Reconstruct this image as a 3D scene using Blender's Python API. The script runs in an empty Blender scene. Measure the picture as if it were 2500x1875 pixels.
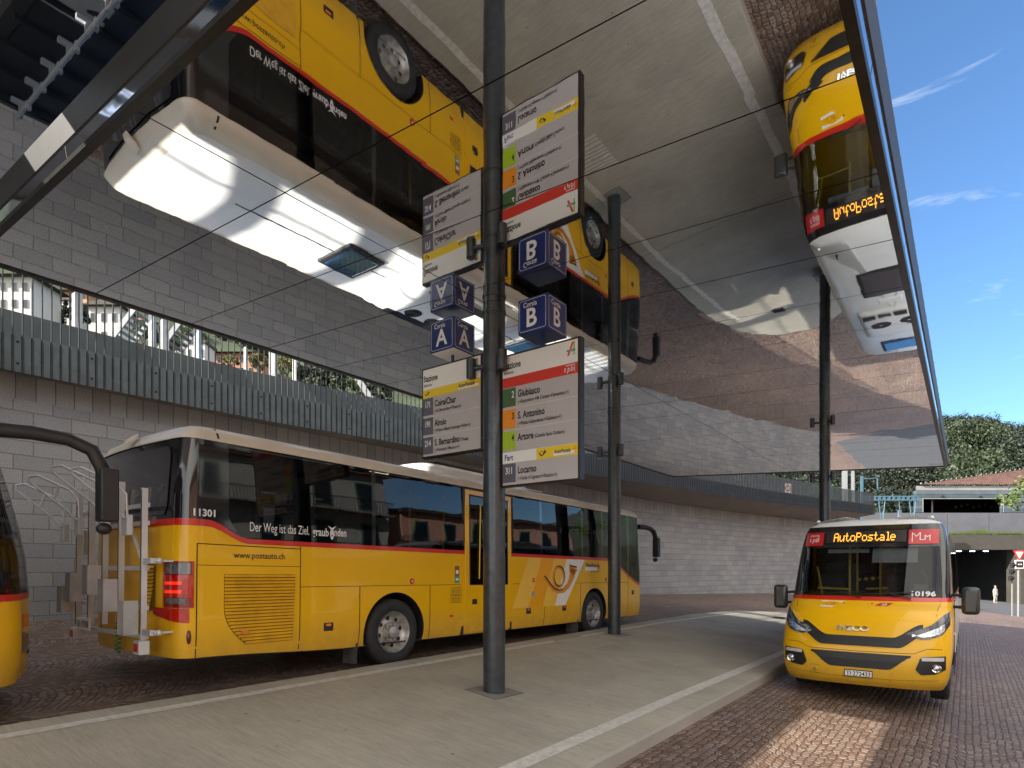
import bpy, bmesh, math, random
from mathutils import Vector, Matrix
random.seed(7)
R = math.radians
SC = bpy.context.scene
COL = SC.collection
# ---------------------------------------------------------------- camera
ZC = 1.55
CA, SA = 0.8012, 0.5986            # the platform runs at 36.8 degrees to the camera axis
ROT = -math.atan2(SA, CA)
cam_d = bpy.data.cameras.new('camera'); cam = bpy.data.objects.new('camera', cam_d); COL.objects.link(cam)
cam.location = (0, 0, ZC); cam.rotation_euler = (R(90), 0, 0)
cam_d.sensor_width = 36; cam_d.lens = 36*1487/2500; cam_d.shift_y = (1390-937.5)/2500
cam_d.clip_start = 0.05; cam_d.clip_end = 3000
SC.camera = cam
# ---------------------------------------------------------------- sky, sun, exposure
SUN_ST = Vector((-0.86, -1.45, 1.0))
sdir = Vector((CA*SUN_ST.x+SA*SUN_ST.y, -SA*SUN_ST.x+CA*SUN_ST.y, SUN_ST.z)).normalized()
SUN_EL = math.asin(sdir.z); SUN_AZ = math.atan2(sdir.x, sdir.y)
w = bpy.data.worlds.new('World'); SC.world = w; w.use_nodes = True
nt = w.node_tree; nt.nodes.clear()
out = nt.nodes.new('ShaderNodeOutputWorld'); bg = nt.nodes.new('ShaderNodeBackground')
sky = nt.nodes.new('ShaderNodeTexSky'); sky.sky_type = 'NISHITA'; sky.sun_disc = False
sky.sun_elevation = SUN_EL; sky.sun_rotation = SUN_AZ; sky.ozone_density = 2.2; sky.dust_density = 0.6; sky.air_density = 1.0
def wn(t, **k):
    n = nt.nodes.new(t)
    for a_, b_ in k.items():
        if a_ in n.inputs.keys(): n.inputs[a_].default_value = b_
        else: setattr(n, a_, b_)
    return n
def wm(op, a_, b_=None, c_=None, clamp=False):
    n = nt.nodes.new('ShaderNodeMath'); n.operation = op; n.use_clamp = clamp
    for i, v in enumerate((a_, b_, c_)):
        if v is None: continue
        if isinstance(v, (int, float)): n.inputs[i].default_value = v
        else: nt.links.new(v, n.inputs[i])
    return n.outputs[0]
tc = wn('ShaderNodeTexCoord'); sp = wn('ShaderNodeSeparateXYZ'); nt.links.new(tc.outputs['Generated'], sp.inputs[0])
mp = wn('ShaderNodeMapping'); mp.inputs['Scale'].default_value = (1.6, 1.6, 7.5); mp.inputs['Rotation'].default_value = (0, R(-5), 0); mp.inputs['Location'].default_value = (0.35, 0.1, 0.2)
nz = wn('ShaderNodeTexNoise', Scale=2.2, Detail=9.0, Roughness=0.62, Distortion=0.45)
nt.links.new(tc.outputs['Generated'], mp.inputs['Vector']); nt.links.new(mp.outputs[0], nz.inputs['Vector'])
wisps = wm('MULTIPLY', wm('SUBTRACT', nz.outputs['Fac'], 0.625), 3.0, clamp=True)
# bright broken cloud added behind the photographer, out of view, to lift the shade
nb = wn('ShaderNodeTexNoise', Scale=2.6, Detail=7.0, Roughness=0.55); nt.links.new(tc.outputs['Generated'], nb.inputs['Vector'])
back = wm('MULTIPLY', wm('SUBTRACT', wm('MULTIPLY', sp.outputs[2], 0.55), wm('ADD', sp.outputs[1], -0.02)), 2.6, clamp=True)
bank = wm('MULTIPLY', back, wm('MULTIPLY', wm('SUBTRACT', nb.outputs['Fac'], 0.30), 4.0, clamp=True))
m1 = wn('ShaderNodeMixRGB'); m1.inputs['Color2'].default_value = (6.0, 6.3, 6.8, 1); nt.links.new(wisps, m1.inputs['Fac']); tn = wn('ShaderNodeMixRGB', blend_type='MULTIPLY'); tn.inputs[0].default_value = 1.0; tn.inputs['Color2'].default_value = (0.66, 0.88, 1.06, 1); nt.links.new(sky.outputs[0], tn.inputs['Color1']); nt.links.new(tn.outputs[0], m1.inputs['Color1'])
m2 = wn('ShaderNodeMixRGB'); m2.inputs['Color2'].default_value = (11.6, 11.0, 10.2, 1); nt.links.new(bank, m2.inputs['Fac']); nt.links.new(m1.outputs[0], m2.inputs['Color1'])
nt.links.new(m2.outputs[0], bg.inputs['Color'])
bg.inputs['Strength'].default_value = 0.09
nt.links.new(bg.outputs[0], out.inputs['Surface'])
sl = bpy.data.lights.new('sun', 'SUN'); sl.energy = 5.0; sl.angle = R(0.5); sl.color = (1.0, 0.93, 0.82)
so = bpy.data.objects.new('sun', sl); COL.objects.link(so); so.rotation_euler = sdir.to_track_quat('Z', 'Y').to_euler(); so.location = (-30, -10, 30)
SC.view_settings.view_transform = 'Standard'; SC.view_settings.look = 'None'; SC.view_settings.gamma = 1.0
SC.view_settings.exposure = 1.42
SC.render.engine = 'CYCLES'
SC.cycles.max_bounces = 10; SC.cycles.glossy_bounces = 6; SC.cycles.diffuse_bounces = 4; SC.cycles.transparent_max_bounces = 16
SC.cycles.sample_clamp_indirect = 4.0
# ---------------------------------------------------------------- frames and measuring
def W(s, t, z=0.0): return Vector((CA*s+SA*t, -SA*s+CA*t, z))
def on_s(x, y, s):                     # a sight line met with the vertical plane s -> (t, z)
    q = (x-1250)/1487; Y = s/(CA*q-SA); return (SA*q+CA)*Y, ZC+(1390-y)/1487*Y
def on_t(x, y, t):                     # ... with the vertical plane t -> (s, z)
    q = (x-1250)/1487; Y = t/(SA*q+CA); return (CA*q-SA)*Y, ZC+(1390-y)/1487*Y
def on_y(x, y, Y): return Vector(((x-1250)/1487*Y, Y, ZC+(1390-y)/1487*Y))
def plat_z(s): return -0.10*(s+4.81)
# ---------------------------------------------------------------- materials
MATS = {}
def N(nt, t, **k):
    n = nt.nodes.new(t)
    for a, b in k.items():
        if a in n.inputs.keys(): n.inputs[a].default_value = b
        else: setattr(n, a, b)
    return n
def mat(name, col, rough=0.5, metal=0.0, coat=0.0, var=0.12, nscale=6.0, bump=0.0, bscale=40.0, emis=None, estr=0.0, dirt=None, spec=None, ramp=None):
    if name in MATS: return MATS[name]
    m = bpy.data.materials.new(name); m.use_nodes = True; nt = m.node_tree; b = nt.nodes['Principled BSDF']
    b.inputs['Roughness'].default_value = rough; b.inputs['Metallic'].default_value = metal
    b.inputs['Coat Weight'].default_value = coat; b.inputs['Coat Roughness'].default_value = 0.04
    if spec is not None: b.inputs['Specular IOR Level'].default_value = spec
    tc = N(nt, 'ShaderNodeTexCoord'); n = N(nt, 'ShaderNodeTexNoise', Scale=nscale, Detail=6.0, Roughness=0.6)
    nt.links.new(tc.outputs['Object'], n.inputs['Vector'])
    r = N(nt, 'ShaderNodeValToRGB'); e = r.color_ramp.elements
    c2 = dirt if dirt else tuple(c*(1-2*var) for c in col)
    e[0].position = 0.3; e[0].color = (*c2, 1); e[1].position = 0.62; e[1].color = (*col, 1)
    nt.links.new(n.outputs['Fac'], r.inputs[0]); nt.links.new(r.outputs[0], b.inputs['Base Color'])
    if bump:
        n2 = N(nt, 'ShaderNodeTexNoise', Scale=bscale, Detail=5.0); bp = N(nt, 'ShaderNodeBump', Strength=bump, Distance=0.01)
        nt.links.new(tc.outputs['Object'], n2.inputs['Vector']); nt.links.new(n2.outputs['Fac'], bp.inputs['Height']); nt.links.new(bp.outputs[0], b.inputs['Normal'])
    if emis: b.inputs['Emission Color'].default_value = (*emis, 1); b.inputs['Emission Strength'].default_value = estr
    MATS[name] = m; return m
def glass(name, tint, ior=1.5, boost=1.0):
    if name in MATS: return MATS[name]
    m = bpy.data.materials.new(name); m.use_nodes = True; nt = m.node_tree; nt.nodes.clear()
    o = N(nt, 'ShaderNodeOutputMaterial'); t = N(nt, 'ShaderNodeBsdfTransparent'); t.inputs[0].default_value = (*tint, 1)
    g = N(nt, 'ShaderNodeBsdfGlossy', Roughness=0.01); f = N(nt, 'ShaderNodeFresnel', IOR=ior); mx = N(nt, 'ShaderNodeMixShader')
    tc = N(nt, 'ShaderNodeTexCoord'); n = N(nt, 'ShaderNodeTexNoise', Scale=1.1); bp = N(nt, 'ShaderNodeBump', Strength=0.06, Distance=0.05)
    nt.links.new(tc.outputs['Object'], n.inputs['Vector']); nt.links.new(n.outputs['Fac'], bp.inputs['Height']); nt.links.new(bp.outputs[0], g.inputs['Normal'])
    nt.links.new(f.outputs[0], mx.inputs[0]); nt.links.new(t.outputs[0], mx.inputs[1]); nt.links.new(g.outputs[0], mx.inputs[2]); nt.links.new(mx.outputs[0], o.inputs[0])
    MATS[name] = m; return m
YEL = mat('yellow paint', (0.80, 0.44, 0.001), 0.34, coat=0.4, spec=0.3, var=0.03, nscale=1.5)
RED = mat('red paint', (0.55, 0.016, 0.008), 0.35, coat=0.5, var=0.03)
WHT = mat('white roof paint', (0.80, 0.80, 0.78), 0.35, coat=0.3, var=0.05, nscale=2.0)
CRM = mat('cream roof paint', (0.66, 0.60, 0.50), 0.4, coat=0.3, var=0.06, nscale=2.0)
BLKG = mat('black gloss panel', (0.012, 0.012, 0.014), 0.08, coat=0.6, var=0.1)
BLK = mat('black plastic', (0.02, 0.02, 0.022), 0.5, var=0.2)
GAP = mat('dark gap', (0.012, 0.010, 0.008), 0.8)
RUB = mat('tyre rubber', (0.025, 0.025, 0.026), 0.75, var=0.25, nscale=12, bump=0.25, bscale=80)
RIM = mat('wheel steel', (0.52, 0.51, 0.48), 0.42, metal=0.55, var=0.16, nscale=9, dirt=(0.22, 0.20, 0.17))
ALU = mat('aluminium', (0.60, 0.62, 0.64), 0.36, metal=0.3, var=0.04, nscale=6)
CHR = mat('chrome', (0.8, 0.8, 0.8), 0.08, metal=1.0, var=0.05)
POLE = mat('anthracite pole paint', (0.050, 0.062, 0.072), 0.34, metal=0.35, coat=0.3, var=0.2, nscale=9, bump=0.04, bscale=60)
FASC = mat('dark fascia metal', (0.045, 0.045, 0.046), 0.38, metal=0.7, var=0.15, bump=0.03)
LBL = mat('grey panel', (0.46, 0.43, 0.43), 0.5, var=0.02)
WHS = mat('white panel', (0.78, 0.77, 0.74), 0.5, var=0.02)
INK = mat('black lettering', (0.02, 0.02, 0.02), 0.5)
WTX = mat('white lettering', (0.80, 0.80, 0.80), 0.5)
GSIDE = glass('tinted side glass', (0.32, 0.33, 0.33), 1.55)
GWIN = glass('windscreen glass', (0.50, 0.53, 0.55), 1.5)
CLEAR = glass('clear lamp glass', (0.8, 0.8, 0.8), 1.5)
ORG = mat('orange lens', (0.75, 0.20, 0.01), 0.2, coat=0.6)
REDL = mat('red lens', (0.55, 0.006, 0.004), 0.15, coat=0.8, var=0.25, nscale=18)
SMK = mat('smoked lens', (0.13, 0.13, 0.14), 0.12, coat=0.8, var=0.3, nscale=20)
FLOORM = mat('dark interior', (0.05, 0.05, 0.055), 0.8)
SEAT = mat('seat fabric', (0.055, 0.058, 0.075), 0.9, var=0.3, nscale=20)
YPOLE = mat('yellow handrail', (0.80, 0.55, 0.02), 0.4)
def grime(m, z0=.34, z1=.85):       # road dirt thrown up on the lowest part of the paint
    nt = m.node_tree; b = nt.nodes['Principled BSDF']; L = nt.links.new; src = b.inputs['Base Color'].links[0].from_socket
    tc = N(nt, 'ShaderNodeTexCoord'); sp = N(nt, 'ShaderNodeSeparateXYZ'); L(tc.outputs['Object'], sp.inputs[0])
    mr = N(nt, 'ShaderNodeMapRange'); mr.inputs[1].default_value = z0; mr.inputs[2].default_value = z1; mr.inputs[3].default_value = .75; mr.inputs[4].default_value = .0; L(sp.outputs[2], mr.inputs[0])
    n = N(nt, 'ShaderNodeTexNoise', Scale=5.0, Detail=8.0, Roughness=.7); L(tc.outputs['Object'], n.inputs['Vector'])
    ml = N(nt, 'ShaderNodeMath', operation='MULTIPLY'); L(mr.outputs[0], ml.inputs[0]); L(n.outputs['Fac'], ml.inputs[1])
    mx = N(nt, 'ShaderNodeMixRGB'); L(ml.outputs[0], mx.inputs[0]); L(src, mx.inputs[1]); mx.inputs[2].default_value = (.20, .13, .06, 1); L(mx.outputs[0], b.inputs['Base Color'])
    ad = N(nt, 'ShaderNodeMath', operation='ADD'); L(ml.outputs[0], ad.inputs[0]); ad.inputs[1].default_value = .30; L(ad.outputs[0], b.inputs['Roughness'])
grime(YEL)
YEL2 = mat('yellow louvre paint', (0.70, 0.37, 0.001), 0.55)
# ---------------------------------------------------------------- mesh builder
_tc = {}
def text_data(s, bold=0.0):
    k = (s, bold)
    if k in _tc: return _tc[k]
    c = bpy.data.curves.new('t', 'FONT'); c.body = s; c.size = 1.0; c.offset = bold; c.resolution_u = 3; c.fill_mode = 'BOTH'
    o = bpy.data.objects.new('t', c); COL.objects.link(o)
    me = bpy.data.meshes.new_from_object(o.evaluated_get(bpy.context.evaluated_depsgraph_get()))
    v = [(p.co.x, p.co.y) for p in me.vertices]; f = [tuple(p.vertices) for p in me.polygons]
    bpy.data.objects.remove(o); bpy.data.curves.remove(c); bpy.data.meshes.remove(me)
    _tc[k] = (v, f); return _tc[k]
class MB:
    def __init__(s): s.v = []; s.f = []; s.m = []; s.uv = None
    def add(s, vs, fs, mi=0):
        b = len(s.v); s.v += [tuple(p) for p in vs]; s.f += [tuple(i+b for i in f) for f in fs]; s.m += [mi]*len(fs)
    def box(s, x0, x1, y0, y1, z0, z1, mi=0, M=None):
        vs = [Vector((x, y, z)) for z in (z0, z1) for y in (y0, y1) for x in (x0, x1)]
        if M is not None: vs = [M @ v for v in vs]
        s.add(vs, [(0,2,3,1),(4,5,7,6),(0,1,5,4),(2,6,7,3),(0,4,6,2),(1,3,7,5)], mi); return s
    def quad(s, a, b, c, d, mi=0): s.add([a, b, c, d], [(0,1,2,3)], mi); return s
    def prism(s, pts, vec, mi=0):       # flat polygon (3-D points) extruded by vec
        n = len(pts); vec = Vector(vec); a = [Vector(p) for p in pts]
        s.add(a+[p+vec for p in a], [tuple(range(n))[::-1], tuple(range(n, 2*n))]+[(i, (i+1)%n, n+(i+1)%n, n+i) for i in range(n)], mi); return s
    def tube(s, pts, r, n=8, mi=0, caps=True):
        pts = [Vector(p) for p in pts]; rs = r if isinstance(r, (list, tuple)) else [r]*len(pts); rings = []; prev = None
        for i, p in enumerate(pts):
            d = (pts[min(i+1, len(pts)-1)]-pts[max(i-1, 0)]).normalized()
            if prev is None: a = Vector((0,0,1)) if abs(d.z) < .9 else Vector((1,0,0)); u = d.cross(a).normalized()
            else: u = (prev-d*prev.dot(d)).normalized()
            prev = u; v = d.cross(u)
            rings.append([p+(u*math.cos(2*math.pi*k/n)+v*math.sin(2*math.pi*k/n))*rs[i] for k in range(n)])
        vs = [q for r_ in rings for q in r_]; fs = []
        for i in range(len(pts)-1):
            for k in range(n): fs.append((i*n+k, i*n+(k+1)%n, (i+1)*n+(k+1)%n, (i+1)*n+k))
        if caps: fs += [tuple(range(n))[::-1], tuple(range((len(pts)-1)*n, len(pts)*n))]
        s.add(vs, fs, mi); return s
    def lathe(s, prof, c, axis='x', n=40, mi=0):     # prof: (offset along axis, radius)
        c = Vector(c); vs = []; fs = []
        for a, r in prof:
            for k in range(n):
                q = 2*math.pi*k/n; u, v = r*math.cos(q), r*math.sin(q)
                vs.append(c+(Vector((a, u, v)) if axis == 'x' else Vector((u, a, v)) if axis == 'y' else Vector((u, v, a))))
        for i in range(len(prof)-1):
            for k in range(n): fs.append((i*n+k, i*n+(k+1)%n, (i+1)*n+(k+1)%n, (i+1)*n+k))
        s.add(vs, fs, mi); return s
    def ball(s, c, r, mi=0, sx=1, sy=1, sz=1, n=12):
        c = Vector(c); vs = []; fs = []; h = n//2
        for i in range(h+1):
            a = math.pi*i/h
            for k in range(n):
                b = 2*math.pi*k/n; vs.append(c+Vector((r*sx*math.sin(a)*math.cos(b), r*sy*math.sin(a)*math.sin(b), r*sz*math.cos(a))))
        for i in range(h):
            for k in range(n): fs.append((i*n+k, (i+1)*n+k, (i+1)*n+(k+1)%n, i*n+(k+1)%n))
        s.add(vs, fs, mi); return s
    def grid(s, fn, nu, nv, mi=0):
        b = len(s.v); s.v += [tuple(fn(i/nu, j/nv)) for j in range(nv+1) for i in range(nu+1)]
        for j in range(nv):
            for i in range(nu): s.f.append((b+j*(nu+1)+i, b+j*(nu+1)+i+1, b+(j+1)*(nu+1)+i+1, b+(j+1)*(nu+1)+i)); s.m.append(mi)
        return s
    def text(s, st, size, org, right, up, sx=0.82, mi=0, bold=0.0, fit=None, shear=0.0, fn=None):
        v, f = text_data(st, bold)
        if not v: return s
        if fit: x1 = max(p[0] for p in v); sx = fit/(x1*size)
        if fn: s.add([fn(x*size*sx+shear*y*size, y*size) for x, y in v], f, mi); return s
        org, right, up = Vector(org), Vector(right), Vector(up)
        s.add([org+right*(x*size*sx+shear*y*size)+up*(y*size) for x, y in v], f, mi); return s
    def build(s, name, mats, parent=None, smooth=False, bevel=0.0, angle=40, kind=None):
        me = bpy.data.meshes.new(name); me.from_pydata(s.v, [], s.f)
        for m in (mats if isinstance(mats, (list, tuple)) else [mats]): me.materials.append(m)
        me.polygons.foreach_set('material_index', s.m)
        if s.uv:
            ul = me.uv_layers.new(name='UVMap')
            for l in me.loops: ul.data[l.index].uv = s.uv[l.vertex_index]
        me.update()
        o = bpy.data.objects.new(name, me); COL.objects.link(o)
        if parent is not None: o.parent = parent
        if smooth:
            me.polygons.foreach_set('use_smooth', [True]*len(me.polygons))
            try: me.set_sharp_from_angle(angle=R(angle))
            except Exception: pass
        if bevel:
            b = o.modifiers.new('bevel', 'BEVEL'); b.width = bevel; b.segments = 2; b.limit_method = 'ANGLE'
        if kind: o['kind'] = kind
        return o
def tag(o, label=None, cat=None, group=None, kind=None):
    if label: o['label'] = label
    if cat: o['category'] = cat
    if group: o['group'] = group
    if kind: o['kind'] = kind
    return o
def thing(name, label, cat, s, t, z, rot=0.0, group=None, world=None):
    o = bpy.data.objects.new(name, None); COL.objects.link(o); o.empty_display_size = 0.2
    o.location = world if world is not None else W(s, t, z)
    o.rotation_euler = (0, 0, (ROT if world is None else 0)+rot)
    return tag(o, label, cat, group)
def copy_tree(o, parent=None):
    c = o.copy(); COL.objects.link(c); c.parent = parent
    for ch in list(o.children): copy_tree(ch, c)
    return c
def stframe(o): o.rotation_euler = (0, 0, ROT); return o
# ================================================================ SETTING
def road_z(s, t, k=-0.155):
    z = -0.10*(max(-14.5, min(7.0, s))+4.81)+k
    if t > 35: z -= 0.023*(min(t, 120)-35)
    return z
def cobble_mat():
    m = bpy.data.materials.new('porphyry setts'); m.use_nodes = True; nt = m.node_tree; b = nt.nodes['Principled BSDF']; L = nt.links.new
    tc = N(nt, 'ShaderNodeTexCoord'); sp = N(nt, 'ShaderNodeSeparateXYZ'); L(tc.outputs['Object'], sp.inputs[0])
    def M(op, a, b_=None):
        n = N(nt, 'ShaderNodeMath', operation=op)
        for i, v in enumerate((a, b_)):
            if v is None: continue
            if isinstance(v, (int, float)): n.inputs[i].default_value = v
            else: L(v, n.inputs[i])
        return n.outputs[0]
    arc = M('MULTIPLY', M('ABSOLUTE', M('SINE', M('MULTIPLY', sp.outputs[0], math.pi/1.5))), 0.36)
    cb = N(nt, 'ShaderNodeCombineXYZ'); L(sp.outputs[0], cb.inputs[0]); L(M('SUBTRACT', sp.outputs[1], arc), cb.inputs[1])
    v1 = N(nt, 'ShaderNodeTexVoronoi', Scale=12.5, Randomness=0.45); v1.feature = 'F1'; v1.voronoi_dimensions = '2D'; v1.distance = 'CHEBYCHEV'
    v2 = N(nt, 'ShaderNodeTexVoronoi', Scale=12.5, Randomness=0.45); v2.feature = 'DISTANCE_TO_EDGE'; v2.voronoi_dimensions = '2D'
    L(cb.outputs[0], v1.inputs['Vector']); L(cb.outputs[0], v2.inputs['Vector'])
    v1.distance = 'EUCLIDEAN'
    se = N(nt, 'ShaderNodeSeparateColor'); L(v1.outputs['Color'], se.inputs[0])
    r = N(nt, 'ShaderNodeValToRGB'); L(se.outputs[0], r.inputs[0]); e = r.color_ramp.elements
    e[0].color = (0.14, 0.078, 0.050, 1); e[1].color = (0.30, 0.225, 0.175, 1); e[1].position = 1.0
    x = e.new(0.35); x.color = (0.21, 0.13, 0.088, 1); x = e.new(0.7); x.color = (0.235, 0.165, 0.13, 1)
    big = N(nt, 'ShaderNodeTexNoise', Scale=0.5, Detail=4.0); L(tc.outputs['Object'], big.inputs['Vector'])
    fine = N(nt, 'ShaderNodeTexNoise', Scale=60.0, Detail=4.0); L(tc.outputs['Object'], fine.inputs['Vector'])
    hs = N(nt, 'ShaderNodeMixRGB', blend_type='MULTIPLY'); hs.inputs[0].default_value = 0.7; L(r.outputs[0], hs.inputs[1])
    r2 = N(nt, 'ShaderNodeValToRGB'); L(big.outputs['Fac'], r2.inputs[0]); r2.color_ramp.elements[0].position = 0.3; r2.color_ramp.elements[0].color = (0.62, 0.60, 0.62, 1); r2.color_ramp.elements[1].position = 0.7; r2.color_ramp.elements[1].color = (1.15, 1.1, 1.05, 1)
    L(r2.outputs[0], hs.inputs[2])
    jr = N(nt, 'ShaderNodeValToRGB'); L(v2.outputs['Distance'], jr.inputs[0]); jr.color_ramp.elements[0].position = 0.03; jr.color_ramp.elements[1].position = 0.09
    jm = N(nt, 'ShaderNodeMixRGB'); L(jr.outputs[0], jm.inputs[0]); jm.inputs[1].default_value = (0.075, 0.070, 0.062, 1); L(hs.outputs[0], jm.inputs[2])
    L(jm.outputs[0], b.inputs['Base Color']); b.inputs['Roughness'].default_value = 0.5
    hr = N(nt, 'ShaderNodeValToRGB'); L(v2.outputs['Distance'], hr.inputs[0]); hr.color_ramp.elements[0].position = 0.0; hr.color_ramp.elements[1].position = 0.22; hr.color_ramp.interpolation = 'EASE'
    hh = M('ADD', M('ADD', hr.outputs[0], M('MULTIPLY', fine.outputs['Fac'], 0.35)), M('MULTIPLY', se.outputs[1], 0.5))
    bp = N(nt, 'ShaderNodeBump', Strength=0.9, Distance=0.022); L(hh, bp.inputs['Height']); L(bp.outputs[0], b.inputs['Normal'])
    return m
def concrete_mat(name, col, streak=1.0, spots=True, rough=0.75):
    m = bpy.data.materials.new(name); m.use_nodes = True; nt = m.node_tree; b = nt.nodes['Principled BSDF']; L = nt.links.new
    tc = N(nt, 'ShaderNodeTexCoord'); mp = N(nt, 'ShaderNodeMapping'); mp.inputs['Scale'].default_value = (2.2, 26.0, 8.0); mp.inputs['Rotation'].default_value = (0, 0, R(12)); L(tc.outputs['Object'], mp.inputs[0])
    a = N(nt, 'ShaderNodeTexNoise', Scale=0.55, Detail=7.0, Roughness=0.62); L(tc.outputs['Object'], a.inputs['Vector'])
    s_ = N(nt, 'ShaderNodeTexNoise', Scale=1.2, Detail=6.0, Roughness=0.7); L(mp.outputs[0], s_.inputs['Vector'])
    f = N(nt, 'ShaderNodeTexNoise', Scale=120.0, Detail=3.0); L(tc.outputs['Object'], f.inputs['Vector'])
    r = N(nt, 'ShaderNodeValToRGB'); L(a.outputs['Fac'], r.inputs[0]); e = r.color_ramp.elements
    e[0].position = 0.3; e[0].color = (*[c*0.78 for c in col], 1); e[1].position = 0.68; e[1].color = (*[c*1.12 for c in col], 1)
    r2 = N(nt, 'ShaderNodeValToRGB'); L(s_.outputs['Fac'], r2.inputs[0]); e = r2.color_ramp.elements
    e[0].position = 0.3; e[0].color = (0.72, 0.72, 0.71, 1); e[1].position = 0.62; e[1].color = (1.06, 1.05, 1.03, 1)
    m1 = N(nt, 'ShaderNodeMixRGB', blend_type='MULTIPLY'); m1.inputs[0].default_value = 0.75*streak; L(r.outputs[0], m1.inputs[1]); L(r2.outputs[0], m1.inputs[2])
    r3 = N(nt, 'ShaderNodeValToRGB'); L(f.outputs['Fac'], r3.inputs[0]); e = r3.color_ramp.elements
    e[0].position = 0.25; e[0].color = (0.66, 0.65, 0.64, 1); e[1].position = 0.6; e[1].color = (1.05, 1.05, 1.05, 1)
    m2 = N(nt, 'ShaderNodeMixRGB', blend_type='MULTIPLY'); m2.inputs[0].default_value = 0.7; L(m1.outputs[0], m2.inputs[1]); L(r3.outputs[0], m2.inputs[2])
    last = m2
    if spots:
        v = N(nt, 'ShaderNodeTexVoronoi', Scale=1.9, Randomness=1.0); v.voronoi_dimensions = '2D'; L(tc.outputs['Object'], v.inputs['Vector'])
        sc_ = N(nt, 'ShaderNodeSeparateColor'); L(v.outputs['Color'], sc_.inputs[0]); pw = N(nt, 'ShaderNodeMath', operation='POWER'); L(sc_.outputs[0], pw.inputs[0]); pw.inputs[1].default_value = -2.5; dd_ = N(nt, 'ShaderNodeMath', operation='MULTIPLY'); L(v.outputs['Distance'], dd_.inputs[0]); L(pw.outputs[0], dd_.inputs[1])
        r4 = N(nt, 'ShaderNodeValToRGB'); L(dd_.outputs[0], r4.inputs[0]); e = r4.color_ramp.elements; e[0].position = 0.022; e[0].color = (0.22, 0.21, 0.20, 1); e[1].position = 0.045; e[1].color = (1, 1, 1, 1)
        m3 = N(nt, 'ShaderNodeMixRGB', blend_type='MULTIPLY'); m3.inputs[0].default_value = 0.8; L(m2.outputs[0], m3.inputs[1]); L(r4.outputs[0], m3.inputs[2]); last = m3
    L(last.outputs[0], b.inputs['Base Color']); b.inputs['Roughness'].default_value = rough
    bp = N(nt, 'ShaderNodeBump', Strength=0.3, Distance=0.006); L(s_.outputs['Fac'], bp.inputs['Height']); L(bp.outputs[0], b.inputs['Normal'])
    return m
def block_mat(name, c1, c2, mortar, bw, bh, off=0.5, msize=0.012, bump=0.5):
    m = bpy.data.materials.new(name); m.use_nodes = True; nt = m.node_tree; b = nt.nodes['Principled BSDF']; L = nt.links.new
    uv = N(nt, 'ShaderNodeTexCoord'); nz = N(nt, 'ShaderNodeTexNoise', Scale=2.0, Detail=2.0); L(uv.outputs['UV'], nz.inputs['Vector'])
    ad = N(nt, 'ShaderNodeMixRGB', blend_type='ADD'); ad.inputs[0].default_value = 0.010; L(uv.outputs['UV'], ad.inputs[1]); L(nz.outputs['Color'], ad.inputs[2])
    br = N(nt, 'ShaderNodeTexBrick'); br.offset = off; br.squash = 1.35; br.squash_frequency = 3
    br.inputs['Scale'].default_value = 1.0; br.inputs['Brick Width'].default_value = bw; br.inputs['Row Height'].default_value = bh; br.inputs['Mortar Size'].default_value = msize
    br.inputs['Mortar Smooth'].default_value = 0.3; br.inputs['Bias'].default_value = 0.0
    br.inputs['Color1'].default_value = (*c1, 1); br.inputs['Color2'].default_value = (*c2, 1); br.inputs['Mortar'].default_value = (*mortar, 1)
    L(ad.outputs[0], br.inputs['Vector'])
    f = N(nt, 'ShaderNodeTexNoise', Scale=38.0, Detail=5.0, Roughness=0.7); L(uv.outputs['UV'], f.inputs['Vector'])
    g = N(nt, 'ShaderNodeTexNoise', Scale=0.5, Detail=4.0); L(uv.outputs['UV'], g.inputs['Vector'])
    r3 = N(nt, 'ShaderNodeValToRGB'); L(f.outputs['Fac'], r3.inputs[0]); e = r3.color_ramp.elements; e[0].position = 0.3; e[0].color = (0.6, 0.6, 0.6, 1); e[1].position = 0.65; e[1].color = (1.12, 1.12, 1.12, 1)
    r4 = N(nt, 'ShaderNodeValToRGB'); L(g.outputs['Fac'], r4.inputs[0]); e = r4.color_ramp.elements; e[0].position = 0.3; e[0].color = (0.82, 0.82, 0.84, 1); e[1].position = 0.7; e[1].color = (1.1, 1.08, 1.04, 1)
    m1 = N(nt, 'ShaderNodeMixRGB', blend_type='MULTIPLY'); m1.inputs[0].default_value = 0.8; L(br.outputs['Color'], m1.inputs[1]); L(r3.outputs[0], m1.inputs[2])
    m2 = N(nt, 'ShaderNodeMixRGB', blend_type='MULTIPLY'); m2.inputs[0].default_value = 0.8; L(m1.outputs[0], m2.inputs[1]); L(r4.outputs[0], m2.inputs[2])
    L(m2.outputs[0], b.inputs['Base Color']); b.inputs['Roughness'].default_value = 0.85
    iv = N(nt, 'ShaderNodeMath', operation='SUBTRACT'); iv.inputs[0].default_value = 1.0; L(br.outputs['Fac'], iv.inputs[1])
    ml = N(nt, 'ShaderNodeMath', operation='MULTIPLY'); L(f.outputs['Fac'], ml.inputs[0]); ml.inputs[1].default_value = 0.6
    sm = N(nt, 'ShaderNodeMath', operation='ADD'); L(iv.outputs[0], sm.inputs[0]); L(ml.outputs[0], sm.inputs[1])
    bp = N(nt, 'ShaderNodeBump', Strength=bump, Distance=0.02); L(sm.outputs[0], bp.inputs['Height']); L(bp.outputs[0], b.inputs['Normal'])
    return m
COB = cobble_mat()
CONC = concrete_mat('platform concrete', (0.41, 0.385, 0.32))
KERB = concrete_mat('kerb concrete', (0.33, 0.31, 0.275), 0.3, False)
SOFF = concrete_mat('soffit concrete', (0.27, 0.25, 0.235), 0.4, False)
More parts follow.
